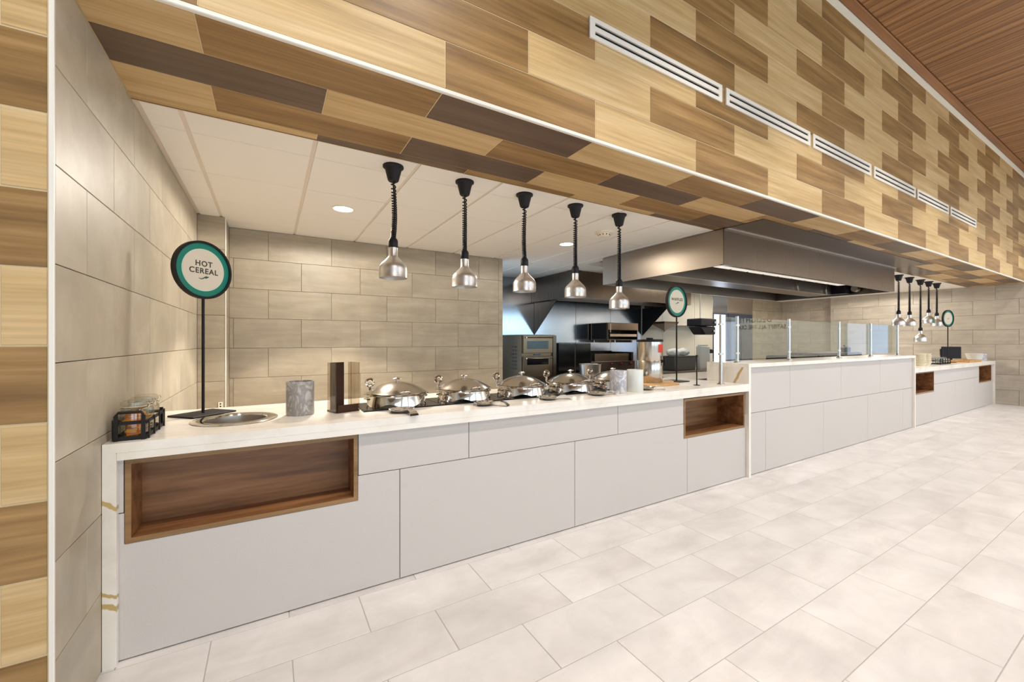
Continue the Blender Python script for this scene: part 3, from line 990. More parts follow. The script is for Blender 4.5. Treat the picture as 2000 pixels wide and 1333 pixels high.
t = thing('salamander_broiler', 'wall-mounted steel salamander broiler with open rack under the rear hood', 'broiler', (5.72, 5.98, 1.34))
MB().box(0, 0.84, 0.0, 0.49, 0.0, 0.012).box(0, 0.84, 0.0, 0.49, 0.33, 0.345).box(0, 0.012, 0, 0.49, 0.012, 0.33).box(0.828, 0.84, 0, 0.49, 0.012, 0.33).box(0.012, 0.828, 0.47, 0.49, 0.012, 0.33).build('shell', STEEL_DK, t)
MB().box(0.0, 0.84, -0.016, -0.001, 0.20, 0.345).build('upper_front', STEEL_OVEN, t, bevel=0.004)
MB().box(0.014, 0.826, 0.02, 0.46, 0.08, 0.09).build('rack', DARK, t)
MB().box(0.05, 0.79, -0.02, -0.001, 0.07, 0.12).build('drip_tray', mat('copper_tray', (206, 178, 150), 0.3, 1.0), t)
MB().tube([(0.03, -0.002, 0.15), (0.03, -0.05, 0.15), (0.03, -0.05, 0.32)], 0.008, 6).build('lever', CHROME, t)
MB().box(-0.004, -0.0005, 0.04, 0.45, 0.02, 0.33).build('side_panel', BLACK_MET, t)
for xx in (0.1, 0.7):
    MB().box(xx, xx + 0.04, 0.05, 0.49, -0.05, -0.001).build('bracket', STEEL_DK, t)

t = thing('gas_grill', 'steel countertop grill with splash guard and dark red knobs', 'grill', (5.10, 5.74, 0.0))
MB().box(0, 1.14, 0.02, 0.74, 0.0, 0.93).build('body', STEEL_DK, t, bevel=0.004)
MB().box(0.16, 1.06, 0.10, 0.12, 0.93, 1.075).build('splash_guard', STEEL_OVEN, t)
for a in (0.0, 1.09):
    MB().box(a, a + 0.05, 0.06, 0.7, 0.93, 1.10).build('post', BLACK_MET, t)
MB().box(0.0, 1.14, 0.66, 0.74, 1.10, 1.115).build('shelf', BLACK_MET, t)
MB().box(0.05, 1.09, 0.70, 0.73, 0.93, 1.10).build('riser', BLACK_MET, t)
for k in range(4):
    kn = MB().lathe([(0.028, 0.0), (0.028, 0.016), (0.02, 0.03), (0, 0.03)], 14).build('knob', mat('dark_red_knob', (112, 36, 34), 0.4) if k == 0 else bpy.data.materials['dark_red_knob'], t, smooth=True, loc=(0.25 + 0.26 * k, 0.019, 0.875))
    kn.rotation_euler = (R(90), 0, 0)
tag(MB().lathe([(0.0, 0.0), (0.15, 0.0), (0.165, 0.165), (0.170, 0.17), (0.160, 0.17), (0.145, 0.008), (0, 0.008)], 28, sx=1.15).build('steel_pan', STEEL, smooth=True, loc=(4.45, 5.05, 0.7795)), 'brownish steel pan on the prep table behind the fourth chafing dish', 'pan')
t = thing('prep_table', 'steel prep table in the kitchen aisle behind the chafing dishes', 'table', (4.14, 4.80, 0.0))
MB().box(0, 3.41, 0, 0.62, 0.74, 0.779).build('table_top', STEEL, t, bevel=0.004)
MB().box(0.05, 3.36, 0.05, 0.57, 0.25, 0.27).build('under_shelf', STEEL_DK, t)
for lx, ly in ((0.05, 0.05), (3.36, 0.05), (0.05, 0.57), (3.36, 0.57)):
    MB().cyl((lx, ly), 0.022, 0.0, 0.74, 10).build('leg', STEEL, t)

# things on the prep table, right part
t = thing('plastic_tub', 'dark grey rectangular tub on the prep table behind the second sign', 'tub', (6.28, 4.86, 0.780))
MB().prism([(0.02, 0.0), (0.60, 0.0), (0.63, 0.25), (-0.01, 0.25)], 'y', 0.0, 0.34).build('tub_body', GREY_PLASTIC, t, bevel=0.01)
MB().box(-0.02, 0.64, -0.012, 0.352, 0.251, 0.264).build('rim', GREY_PLASTIC, t, bevel=0.003)
rnd = random.Random(3)
for k, (px, py, pz, lb) in enumerate(((6.40, 4.98, 1.045, 'white crumpled food bag at left on top of the grey tub'), (6.72, 5.03, 1.045, 'white crumpled food bag at right on top of the grey tub'))):
    bm = bmesh.new()
    bmesh.ops.create_icosphere(bm, subdivisions=3, radius=0.11)
    for vv in bm.verts:
        q = vv.co.copy()
        s_ = 1 + 0.16 * math.sin(9 * q.x / 0.11 * 0.5 + k) * math.cos(7 * q.y / 0.11 * 0.5) + rnd.uniform(-0.05, 0.05)
        vv.co = Vector((q.x * 1.15 * s_, q.y * s_, max(q.z, -0.07) * 0.72 * s_))
    zmin = min(vv.co.z for vv in bm.verts)
    for vv in bm.verts:
        vv.co.z -= zmin
    me = bpy.data.meshes.new('food_bag')
    bm.to_mesh(me)
    bm.free()
    me.materials.append(PAPER)
    o = bpy.data.objects.new('food_bag', me)
    C.objects.link(o)
    o.location = (px, py, pz)
    tag(o, lb, 'bag', 'food bags on the grey tub')
t = thing('tongs', 'black-handled steel tongs lying tilted against the grey tub', 'tongs', (5.70, 5.16, 0.780))
MB().tube([(0.0, 0, 0.012), (0.10, 0.02, 0.18), (0.16, 0.03, 0.28)], 0.012, 6).build('handle', BLACK, t)
for s_ in (0, 0.03):
    MB().tube([(0.0, s_, 0.012), (-0.09, s_, 0.008), (-0.16, s_, 0.006)], 0.006, 6).build('arm', CHROME, t)
t = thing('knife_rack', 'black utensil block with dark handles beside the steel urn', 'utensil block', (5.86, 4.88, 0.780))
MB().box(0, 0.11, 0, 0.12, 0.0, 0.24).build('block', BLACK, t, bevel=0.006)
for k in range(3):
    MB().tube([(0.02 + 0.035 * k, 0.06, 0.24), (0.0 + 0.035 * k, 0.05, 0.31 + 0.03 * k)], 0.012, 6).build('handle', BLACK, t)
t = thing('paper_bag', 'white upright paper packet on the prep table right of the grey tub', 'bag', (7.02, 4.86, 0.780))
MB().prism([(0.0, 0.0), (0.30, 0.0), (0.295, 0.42), (0.005, 0.44)], 'y', 0.0, 0.10).build('packet', PAPER, t, bevel=0.006)
MB().box(0.005, 0.295, 0.04, 0.06, 0.44, 0.465).build('folded_top', PAPER, t)
t = thing('mixer', 'dark kitchen machine with coiled cable at the end of the prep table', 'mixer', (7.36, 4.88, 0.780))
MB().box(0, 0.14, 0, 0.3, 0.0, 0.05).build('base', BLACK, t, bevel=0.01)
MB().box(0.02, 0.1, 0.16, 0.26, 0.05, 0.30).build('column', GREY_PLASTIC, t, bevel=0.01)
MB().box(0.01, 0.12, 0.0, 0.28, 0.301, 0.38).build('head', BLACK, t, bevel=0.02, seg=2)
MB().tube([(0.07 + 0.05 * math.sin(k * .7), -0.03, 0.03 + 0.02 * k) for k in range(9)], 0.007, 6).build('cable', PAPER, t)

t = thing('wall_shelf', 'narrow steel wall shelf on the pale kitchen wall behind the second sign', 'shelf', (7.35, 6.20, 1.68))
MB().box(0.5, 1.85, 0, 0.29, 0.0, 0.03).build('shelf_board', STEEL, t)
for xx in (0.62, 1.7):
    MB().prism([(0.28, -0.16), (0.28, -0.001), (0.04, -0.001)], 'x', xx, xx + 0.02).build('bracket', STEEL, t)
hop = tag(MB().lathe([(0.56, 0.21), (0.52, 0.165), (0.012, 0.0)], 4, a0=PI / 4).build('steel_funnel', STEEL_DK, loc=(7.66, 6.2, 1.55)), 'grey inverted pyramid steel hopper by the pale kitchen wall', 'hopper')
hop.scale = (0.62, 0.5, 0.95)
t = thing('ticket_printer', 'black order printer hanging above the prep table near the door', 'printer', (6.80, 4.70, 1.44))
MB().box(0, 0.48, 0, 0.30, 0.16, 0.30).build('upper_case', BLACK, t, bevel=0.02, seg=2)
MB().prism([(0.0, 0.15), (0.48, 0.15), (0.48, 0.0), (0.16, 0.0)], 'y', 0.02, 0.28).build('lower_case', BLACK, t, bevel=0.015)
for zz in (0.07, 0.23):
    MB().lathe([(0.022, 0), (0.022, 0.01), (0, 0.012)], 12).build('button', ALU, t, loc=(0.42, 0.019 if zz < 0.1 else -0.001, zz)).rotation_euler = (R(90), 0, 0)
MB().tube([(0.2, 0.15, 0.30), (0.2, 0.15, 2.49 - 1.44)], 0.012, 8).build('hanging_rod', STEEL, t)

# cook line behind the raised ledge
t = thing('cook_line_table', 'steel work table behind the raised quartz ledge', 'table', (4.15, 2.99, 0.0))
MB().box(0, 5.2, 0, 0.66, 0.84, 0.879).build('table_top', STEEL, t, bevel=0.004)
MB().box(0.1, 5.1, 0.1, 0.6, 0.0, 0.839).build('cabinet_base', STEEL_DK, t)
t = thing('griddle', 'dark blue-black flat griddle behind the glass sneeze guard', 'griddle', (7.45, 3.08, 0.880))
MB().box(0, 1.55, 0, 0.48, 0.0, 0.235).build('body', BLACK_MET, t, bevel=0.006)
MB().box(0.04, 1.51, 0.03, 0.45, 0.236, 0.246).build('plate', mat('griddle_plate', (70, 72, 78), 0.3, 0.8), t)
t = thing('sauce_pot', 'small black lidded pot on the griddle behind the third guard pane', 'pot', (8.75, 3.25, 1.127))
MB().lathe([(0.0, 0.0), (0.09, 0.0), (0.095, 0.07), (0.098, 0.075), (0.06, 0.095), (0.0, 0.10)], 20).build('body', BLACK_MET, t, smooth=True)
MB().lathe([(0.008, 0.099), (0.015, 0.118), (0.0, 0.122)], 12).build('knob', BLACK, t, smooth=True)
MB().tube([(0.095, 0, 0.05), (0.2, 0, 0.065)], 0.01, 6).build('handle', BLACK, t)
t = thing('induction_hob', 'flat black hob on the work table behind the second guard pane', 'hob', (6.72, 3.10, 0.880))
MB().box(0, 0.7, 0, 0.42, 0.0, 0.21).build('body', BLACK_MET, t, bevel=0.006)
MB().box(0.02, 0.68, 0.02, 0.40, 0.211, 0.217).build('glass_top', BLACK_GLASS, t)

# ---------------------------------------------------------------- sneeze guard
t = thing('sneeze_guard', 'clear glass sneeze guard on round steel posts along the raised ledge', 'sneeze guard', (0, 0, 0))
POSTS = [(3.72, 2.36, ZT), (4.09, 2.42, 1.10), (5.11, 2.42, 1.10), (6.37, 2.42, 1.10), (7.36, 2.42, 1.10), (8.36, 2.42, 1.10)]
for (px, py, pz) in POSTS:
    po = MB().cyl((px, py), 0.0155, pz + 0.006, 1.572, 16).build('post', ALU, t, smooth=True)
    MB().lathe([(0.034, 0.0), (0.034, 0.006), (0.022, 0.012), (0.0155, 0.03)], 20, (px, py, pz + 0.0005), cap=False).build('base_flange', ALU, po, smooth=True)
    for zz in (1.195, 1.48):
        MB().box(px - 0.03, px + 0.03, py - 0.012, py + 0.012, zz - 0.01, zz + 0.01).build('clamp', ALU, po, bevel=0.003)
for (a, b) in zip(POSTS, POSTS[1:]):
    v0, v1 = Vector(a[:2]), Vector(b[:2])
    d = (v1 - v0).normalized()
    v0 = v0 + d * 0.022
    v1 = v1 - d * 0.022
    nrm = Vector((-d.y, d.x)) * 0.003
    MB().prism([tuple(v0 - nrm), tuple(v1 - nrm), tuple(v1 + nrm), tuple(v0 + nrm)], 'z', 1.135, 1.556).build('glass_pane', GLASS, t)

# ---------------------------------------------------------------- round table signs


def text_mesh(body, size, m, parent, loc, name='lettering'):
    cu = bpy.data.curves.new('lettering', 'FONT')
    cu.body = body
    cu.size = size
    cu.align_x = 'CENTER'
    cu.align_y = 'CENTER'
    cu.extrude = 0.0006
    cu.space_character = 1.16
    cu.offset = 0.022 * size
    to = bpy.data.objects.new('lettering_source', cu)
    C.objects.link(to)
    bpy.context.view_layer.update()
    me = bpy.data.meshes.new_from_object(to.evaluated_get(bpy.context.evaluated_depsgraph_get()))
    bpy.data.objects.remove(to)
    me.materials.append(m)
    o = bpy.data.objects.new(name, me)
    C.objects.link(o)
    o.parent = parent
    o.location = loc
    o.rotation_euler = (R(90), 0, 0)
    return o


def ring_y(r0, r1, y0, y1, n=56):
    mb = MB()
    for k in range(n):
        a, b = 2 * PI * k / n, 2 * PI * (k + 1) / n
        ca, sa, cb, sb = math.cos(a), math.sin(a), math.cos(b), math.sin(b)
        mb.quad((r0 * ca, y0, r0 * sa), (r0 * cb, y0, r0 * sb), (r1 * cb, y0, r1 * sb), (r1 * ca, y0, r1 * sa))
        mb.quad((r0 * ca, y1, r0 * sa), (r0 * cb, y1, r0 * sb), (r1 * cb, y1, r1 * sb), (r1 * ca, y1, r1 * sa))
        mb.quad((r0 * ca, y0, r0 * sa), (r0 * cb, y0, r0 * sb), (r0 * cb, y1, r0 * sb), (r0 * ca, y1, r0 * sa))
        mb.quad((r1 * ca, y0, r1 * sa), (r1 * cb, y0, r1 * sb), (r1 * cb, y1, r1 * sb), (r1 * ca, y1, r1 * sa))
    return mb


def disc_y(r, y0, y1, n=56):
    return MB().prism([(r * math.cos(2 * PI * k / n), r * math.sin(2 * PI * k / n)) for k in range(n)], 'y', y0, y1)


def sign(loc, rotz, zc, label, lines, base_w=0.25, base_d=0.19, leaf_z=-0.047):
    t = thing('table_sign', label, 'sign', loc, rotz, 'round table signs on poles')
    MB().box(-base_w / 2, base_w / 2, -base_d / 2, base_d / 2, 0.0, 0.009).build('base_plate', BLACK_MET, t, bevel=0.002)
    h = zc - loc[2]
    MB().tube([(0, 0, 0.009), (0, 0, h - 0.158)], 0.0075, 10).build('pole', BLACK_MET, t, smooth=True)
    d = ring_y(0.150, 0.163, -0.012, 0.012).build('rim', BLACK_MET, t, smooth=True)
    d.location = (0, 0, h)
    f = disc_y(0.1505, -0.004, 0.006).build('disc', GREEN, t)
    f.location = (0, 0, h)
    MB_ = disc_y(0.119, -0.0050, -0.0042).build('inner_border', MINT, f)
    MB_ = disc_y(0.115, -0.0062, -0.0050).build('face', FACE, f)
    for (txt, sz, zz) in lines:
        text_mesh(txt, sz, INK, f, (0, -0.0064, zz))
    sw = MB()
    pts = []
    for k in range(13):
        u = k / 12
        pts.append((-0.030 + 0.048 * u, -0.0066, leaf_z - 0.006 * math.sin(PI * min(1, u * 1.3)) + 0.016 * u * u))
    sw.tube(pts, [0.0010 + 0.0018 * math.sin(PI * (k / 12)) for k in range(13)], 5)
    sw.prism([(0.004, leaf_z + 0.000), (0.014, leaf_z + 0.001), (0.026, leaf_z + 0.008), (0.030, leaf_z + 0.013), (0.018, leaf_z + 0.012), (0.009, leaf_z + 0.008)], 'y', -0.0068, -0.0063)
    sw.build('leaf_mark', INK_G, f)
    return t


sign((-0.325, 2.885, ZT), R(43), 1.721, 'large round teal-ringed sign reading HOT CEREAL on a black pole', (('HOT', 0.042, 0.034), ('CEREAL', 0.042, -0.007)))
sign((3.595, 2.76, ZT + 0.0005), R(2), 1.726, 'round teal-ringed sign beside the steel urn on the low counter', (('WAFFLES', 0.040, 0.020),), 0.16, 0.19, -0.02)
sign((11.25, 2.52, ZT), R(-14), 1.755, 'small distant round green-ringed sign on the far low counter', (), 0.2, 0.16, -0.01)

# ---------------------------------------------------------------- things on the near low counter
# soup well set into the counter
t = thing('soup_well', 'round stainless drop-in well sunk in the counter by the hot cereal sign', 'food well', (hx, hy, ZT))
MB().lathe([(0.176, -0.001), (0.176, 0.001), (0.192, 0.0012), (0.194, 0.004), (0.188, 0.0075), (0.165, 0.0085), (0.144, 0.006), (0.140, 0.0)], 56, cap=False).build('rim', CHROME, t, smooth=True)
MB().lathe([(0.140, 0.0), (0.138, -0.03), (0.135, -0.14), (0.11, -0.16), (0.0, -0.163)], 48, cap=False).build('basin', STEEL, t, smooth=True, fix=False)

# jar caddy against the left wall, with clip-top jars
t = thing('jar_caddy', 'black flat-bar caddy of glass jars at the left wall', 'caddy', (-0.502, 2.445, ZT))
cw, cl = 0.055, 0.165
cb = MB()
for zz in (0.004, 0.066):
    cb.box(-cw, cw, -cl, -cl + 0.005, zz, zz + 0.014).box(-cw, cw, cl - 0.005, cl, zz, zz + 0.014).box(-cw, -cw + 0.005, -cl + 0.005, cl - 0.005, zz, zz + 0.014).box(cw - 0.005, cw, -cl + 0.005, cl - 0.005, zz, zz + 0.014)
cb.build('rails', BLACK_MET, t)
MB().box(-cw + 0.005, cw - 0.005, -cl + 0.005, cl - 0.005, 0.0, 0.004).build('bottom_plate', BLACK_MET, t)
for (ux, uy) in [(-cw + 0.012, -cl), (cw - 0.012, -cl), (-cw + 0.012, cl), (cw - 0.012, cl)]:
    MB().box(ux - 0.007, ux + 0.007, uy - 0.0045, uy - 0.0005 if uy < 0 else uy + 0.0045, 0.0, 0.105 if uy < 0 else 0.09).build('upright', BLACK_MET, t)
for q in range(4):
    for s_ in (-1, 1):
        yy = -cl + 0.02 + q * (2 * cl - 0.04) / 3
        MB().box(min(s_ * (cw + 0.0005), s_ * (cw + 0.0045)), max(s_ * (cw + 0.0005), s_ * (cw + 0.0045)), yy - 0.006, yy + 0.006, 0.0, 0.085).build('upright', BLACK_MET, t)
MB().tube([(-cw + 0.012, -cl - 0.003, 0.105), (-cw + 0.02, -cl - 0.003, 0.118), (cw - 0.02, -cl - 0.003, 0.118), (cw - 0.012, -cl - 0.003, 0.105)], 0.006, 6).build('handle', BLACK_MET, t)
JL = ['nearest jar, in the black caddy at the left wall', 'middle jar of the black caddy at the left wall', 'farthest jar of the black caddy at the left wall']
for k in range(3):
    t = thing('glass_jar', ['clip-top glass jar of orange packets, ', 'glass jar with some orange packets, ', 'mostly clear clip-top glass jar, '][k] + JL[k], 'jar', (-0.502, 2.340 + 0.105 * k, ZT + 0.0045), 0, 'glass jars in the caddy')
    MB().lathe([(0.0, 0.0), (0.042, 0.0), (0.047, 0.008), (0.047, 0.10), (0.042, 0.118), (0.040, 0.128), (0.0375, 0.128), (0.0395, 0.117), (0.0445, 0.099), (0.0445, 0.009), (0.04, 0.004), (0, 0.004)], 28).build('jar_body', JAR_GLASS, t, smooth=True)
    MB().lathe([(0.0, 0.160), (0.03, 0.158), (0.043, 0.150), (0.044, 0.136), (0.040, 0.1325), (0.0, 0.1325)], 28).build('lid', JAR_GLASS, t, smooth=True)
    MB().lathe([(0.0405, 0.1285), (0.0435, 0.1305), (0.0405, 0.1325)], 28, cap=False).build('rubber_seal', mat('pale_seal', (196, 184, 166), 0.6) if k == 0 else bpy.data.materials['pale_seal'], t, smooth=True)
    MB().tube([(0.0465 * math.cos(a), 0.0465 * math.sin(a), 0.122) for a in [2 * PI * q / 20 for q in range(20)]], 0.0014, 5, closed=True).tube([(0.047, 0, 0.122), (0.053, 0, 0.14), (0.047, 0, 0.152)], 0.0014, 5).build('wire_clip', CHROME, t)
    if k < 2:
        pk = MB()
        for q in range((19, 13)[k]):
            a = rnd.uniform(0, 2 * PI)
            rr = rnd.uniform(0, 0.008)
            z0 = 0.006 + 0.0054 * q
            ca, sa = math.cos(a), math.sin(a)
            w_, h_ = 0.028, 0.018
            cx_, cy_ = rr * math.cos(a * 2.3), rr * math.sin(a * 2.3)
            p = [(cx_ + ca * sx_ * w_ - sa * sy_ * h_, cy_ + sa * sx_ * w_ + ca * sy_ * h_) for sx_, sy_ in ((-1, -1), (1, -1), (1, 1), (-1, 1))]
            pk.prism(p, 'z', z0, z0 + 0.005)
        o = pk.build('packets', ORANGE, t)
        o['kind'] = 'stuff'

# crocks
tag(MB().lathe([(0.0, 0.0), (0.070, 0.0), (0.072, 0.004), (0.072, 0.184), (0.069, 0.188), (0.063, 0.188), (0.061, 0.183), (0.061, 0.012), (0.0, 0.012)], 40).build('utensil_crock', MARBLE_G, smooth=True, loc=(0.148, 2.605, ZT)), 'grey veined marble crock standing beside the soup well', 'crock', 'stone crocks on the counter')
tag(MB().lathe([(0.0, 0.0), (0.064, 0.0), (0.066, 0.004), (0.066, 0.176), (0.063, 0.18), (0.057, 0.18), (0.055, 0.175), (0.055, 0.012), (0.0, 0.012)], 40).build('utensil_crock', MARBLE_W, smooth=True, loc=(2.40, 2.39, ZT)), 'white crock with grey veins, left of the plain pale crock', 'crock', 'stone crocks on the counter')
tag(MB().lathe([(0.0, 0.0), (0.064, 0.0), (0.066, 0.004), (0.066, 0.176), (0.063, 0.18), (0.057, 0.18), (0.055, 0.175), (0.055, 0.012), (0.0, 0.012)], 40).build('utensil_crock', CERAMIC_W, smooth=True, loc=(2.585, 2.385, ZT)), 'plain pale crock between the veined white crock and the steel urn', 'crock', 'stone crocks on the counter')

# lid and cup dispenser of clear and brown acrylic
t = thing('lid_dispenser', 'tall brown and clear acrylic dispenser between the grey crock and first chafing dish', 'dispenser', (0.375, 2.60, ZT), R(18))
MB().box(-0.068, 0.068, -0.065, 0.065, 0.0, 0.008).build('base_plate', BROWN, t, bevel=0.002)
MB().box(-0.062, 0.062, -0.065, -0.055, 0.008, 0.045).build('front_lip', BROWN, t, bevel=0.002)
MB().box(-0.060, 0.020, 0.030, 0.042, 0.008, 0.288).build('back_panel', BROWN, t, bevel=0.001)
MB().box(-0.074, -0.0685, -0.055, 0.045, 0.0, 0.288).build('side_panel', ACRYLIC, t)
MB().box(0.0685, 0.074, -0.055, 0.045, 0.0, 0.288).build('side_panel', ACRYLIC, t)
MB().box(0.046, 0.067, 0.030, 0.034, 0.008, 0.288).build('back_strip', ACRYLIC, t)

# induction plates, chafing dishes and spoon rests
ORD5 = ['first, nearest the camera', 'second from the left', 'third, middle of the row', 'fourth from the left', 'last, behind the white crocks']


def wavy_skirt(mb, r, ztop, n=84):
    i0 = len(mb.v)
    for k in range(n):
        a = 2 * PI * k / n
        s_ = 0.5 + 0.5 * math.cos(5 * (a + PI / 2 - 0.15))
        zl_ = 0.0005 + 0.021 * (1 - s_) ** 1.4
        ca, sa = math.cos(a), math.sin(a)
        zm = zl_ + (ztop - zl_) * 0.5
        zq = zl_ + (ztop - zl_) * 0.22
        for rr, zz in ((r, ztop), (r * 1.035, zm), (r * 1.05, zq), (r * 1.06, zl_), (r * 1.06 - 0.006, zl_), (r - 0.004, zm), (r - 0.010, ztop)):
            mb.v.append((rr * ca, rr * sa, zz))
    for k in range(n):
        k2 = (k + 1) % n
        for j in range(6):
            mb.f.append((i0 + 7 * k + j, i0 + 7 * k2 + j, i0 + 7 * k2 + j + 1, i0 + 7 * k + j + 1))
    return mb


def make_chafer():
    t = thing('chafing_dish', '', 'chafing dish', (0, 0, 0), 0, 'round chrome chafing dishes')
    wavy_skirt(MB(), 0.174, 0.063).build('skirt', CHROME, t, smooth=True)
    MB().lathe([(0.0, 0.022), (0.10, 0.024), (0.15, 0.036), (0.163, 0.06)], 40, cap=False).build('water_pan', STEEL_DK, t, smooth=True)
    MB().lathe([(0.168, 0.062), (0.198, 0.066), (0.203, 0.070), (0.200, 0.075), (0.172, 0.076), (0.164, 0.07)], 56, cap=False).build('rim', CHROME, t, smooth=True)
    prof = [(0.186, 0.0765), (0.185, 0.081)]
    for k in range(13):
        q = 1 - k / 12
        prof.append((0.181 * q, 0.083 + 0.063 * (1 - q ** 1.9)))
    prof[-1] = (0.0, 0.146)
    MB().lathe(prof, 56).build('lid', LID, t, smooth=True)
    # top grip
    MB().tube([(0.0, 0, 0.146), (0.0, 0, 0.160)], 0.008, 10).tube([(-0.024, 0, 0.162), (0.0, 0, 0.166), (0.03, 0, 0.163)], [0.005, 0.009, 0.005], 8).build('top_grip', CHROME, t, smooth=True)
    # front loop handle
    MB().tube([(-0.03, -0.176, 0.086), (-0.028, -0.200, 0.096), (-0.012, -0.212, 0.104), (0.012, -0.212, 0.104), (0.028, -0.200, 0.096), (0.03, -0.176, 0.086)], 0.006, 8).build('front_handle', CHROME, t, smooth=True)
    # hinge paddle with a ring at the back left
    pa = MB()
    cx_, cy_ = -0.128, 0.118
    pa.tube([(cx_ - 0.012, cy_ + 0.022, 0.070), (cx_ - 0.012, cy_ + 0.022, 0.112)], 0.010, 10)
    pa.tube([(cx_ - 0.012 + 0.022 * math.cos(a), cy_ + 0.022, 0.134 + 0.022 * math.sin(a)) for a in [2 * PI * q / 18 for q in range(18)]], 0.010, 8, closed=True)
    pa.build('hinge_ring', CHROME, t, smooth=True)
    for (ang) in (0, PI):
        MB().tube([(0.19 * math.cos(ang + d_), 0.19 * math.sin(ang + d_), 0.052 - 0.010 * (1 - abs(d_) / 0.16)) if False else ((0.176 + 0.026 * (1 - abs(d_) / 0.2)) * math.cos(ang + d_), (0.176 + 0.026 * (1 - abs(d_) / 0.2)) * math.sin(ang + d_), 0.045) for d_ in (-0.2, -0.1, 0.0, 0.1, 0.2)], 0.006, 8).build('side_handle', CHROME, t, smooth=True)
    return t


def make_plate():
    t = thing('induction_plate', '', 'hot plate', (0, 0, 0), 0, 'black induction plates under the chafing dishes')
    MB().box(-0.235, 0.235, -0.165, 0.165, 0.0, 0.007).build('glass_top', BLACK_GLASS, t, bevel=0.002)
    MB().box(-0.238, 0.238, -0.168, 0.168, -0.0002, 0.004).build('frame', BLACK_MET, t)
    return t


def make_rest():
    t = thing('spoon_rest', '', 'spoon rest', (0, 0, 0), 0, 'chrome spoon rests')
    MB().lathe([(0.0, 0.002), (0.035, 0.002), (0.056, 0.012), (0.066, 0.019), (0.068, 0.017), (0.058, 0.008), (0.036, 0.0), (0.0, 0.0)], 32, sy=0.85).build('dish', CHROME, t, smooth=True)
    hb = MB()
    sec = [(-0.052, 0.013, 0.016), (-0.075, 0.014, 0.024), (-0.100, 0.015, 0.027), (-0.125, 0.018, 0.022), (-0.145, 0.022, 0.006)]
    for (p, q) in zip(sec, sec[1:]):
        hb.quad((-p[1], p[0], p[2]), (p[1], p[0], p[2]), (q[1], q[0], q[2]), (-q[1], q[0], q[2]))
        hb.quad((-p[1], p[0], p[2] - 0.004), (p[1], p[0], p[2] - 0.004), (q[1], q[0], q[2] - 0.004), (-q[1], q[0], q[2] - 0.004))
        for s_ in (-1, 1):
            hb.quad((s_ * p[1], p[0], p[2]), (s_ * q[1], q[0], q[2]), (s_ * q[1], q[0], q[2] - 0.004), (s_ * p[1], p[0], p[2] - 0.004))
    hb.build('handle', CHROME, t, smooth=True)
    return t


ch, pl_, sr = make_chafer(), make_plate(), make_rest()
REST = [(0.664, 2.385, 8), (1.195, 2.375, 40), (1.70, 2.375, 70), (2.16, 2.375, 78), (2.765, 2.43, 62)]
for k in range(5):
    px, py = 0.708 + 0.4755 * k, 2.665
    l1 = 'round chrome chafing dish with domed lid under a heat lamp, ' + ORD5[k]
    l2 = 'flat black induction plate under a chafing dish, ' + ORD5[k]
    l3 = 'chrome spoon rest in front of the dishes, ' + ['first, nearest the camera', 'second from the left', 'third, middle of the row', 'fourth, left of the white crocks', 'last, beside the maple board'][k]
    rx, ry, ra = REST[k]
    if k == 0:
        ch.location = (px, py, ZT + 0.0075)
        ch['label'] = l1
        pl_.location = (px, py - 0.01, ZT + 0.0004)
        pl_['label'] = l2
        sr.location = (rx, ry, ZT + 0.0005)
        sr.rotation_euler = (0, 0, R(ra))
        sr['label'] = l3
        sr.scale = (1.15, 1.15, 1.15)
    else:
        dup(ch, (px, py, ZT + 0.0075), 0, l1)
        dup(pl_, (px, py - 0.01, ZT + 0.0004), 0, l2)
        dup(sr, (rx, ry, ZT + 0.0005), R(ra), l3)

# urn on a maple board
t = thing('paddle_board', 'pale maple paddle board lying under the steel urn', 'board', (3.13, 2.72, ZT))
MB().box(-0.22, 0.20, -0.20, 0.16, 0.0, 0.02).build('board', BOARD, t, bevel=0.004)
MB().prism([(0.20, -0.05), (0.33, -0.03), (0.35, 0.0), (0.33, 0.03), (0.20, 0.05)], 'z', 0.001, 0.019).build('handle', BOARD, t, bevel=0.004)
t = thing('batter_urn', 'tall brushed steel urn with black lid and red label', 'urn', (3.165, 2.735, ZT + 0.0205))
MB().lathe([(0.0, 0.0), (0.117, 0.0), (0.120, 0.004), (0.120, 0.205), (0.1185, 0.208), (0.120, 0.211), (0.120, 0.385), (0.0, 0.385)], 48).build('body', metal('urn_steel', (206, 198, 186), 0.2, (2, 2, 160), 0.05), t, smooth=True)
MB().lathe([(0.124, 0.386), (0.125, 0.405), (0.120, 0.410), (0.0, 0.411)], 40).build('lid', BLACK, t, smooth=True)
MB().lathe([(0.032, 0.411), (0.032, 0.425), (0.0, 0.426)], 20).build('lid_knob', BLACK, t, smooth=True)
lab = MB()
for k in range(6):
    a0, a1 = R(-100 + 7 * k), R(-100 + 7 * (k + 1))
    lab.quad((0.1205 * math.cos(a0), 0.1205 * math.sin(a0), 0.285), (0.1205 * math.cos(a1), 0.1205 * math.sin(a1), 0.285), (0.1205 * math.cos(a1), 0.1205 * math.sin(a1), 0.362), (0.1205 * math.cos(a0), 0.1205 * math.sin(a0), 0.362))
lab.build('label', RED, t)
sp = MB()
ca, sa = math.cos(R(-66)), math.sin(R(-66))
sp.tube([(0.118 * ca, 0.118 * sa, 0.20), (0.150 * ca, 0.150 * sa, 0.20)], 0.012, 10).tube([(0.145 * ca, 0.145 * sa, 0.245), (0.145 * ca, 0.145 * sa, 0.16)], 0.010, 10)
sp.build('tap', BLACK, t, smooth=True)

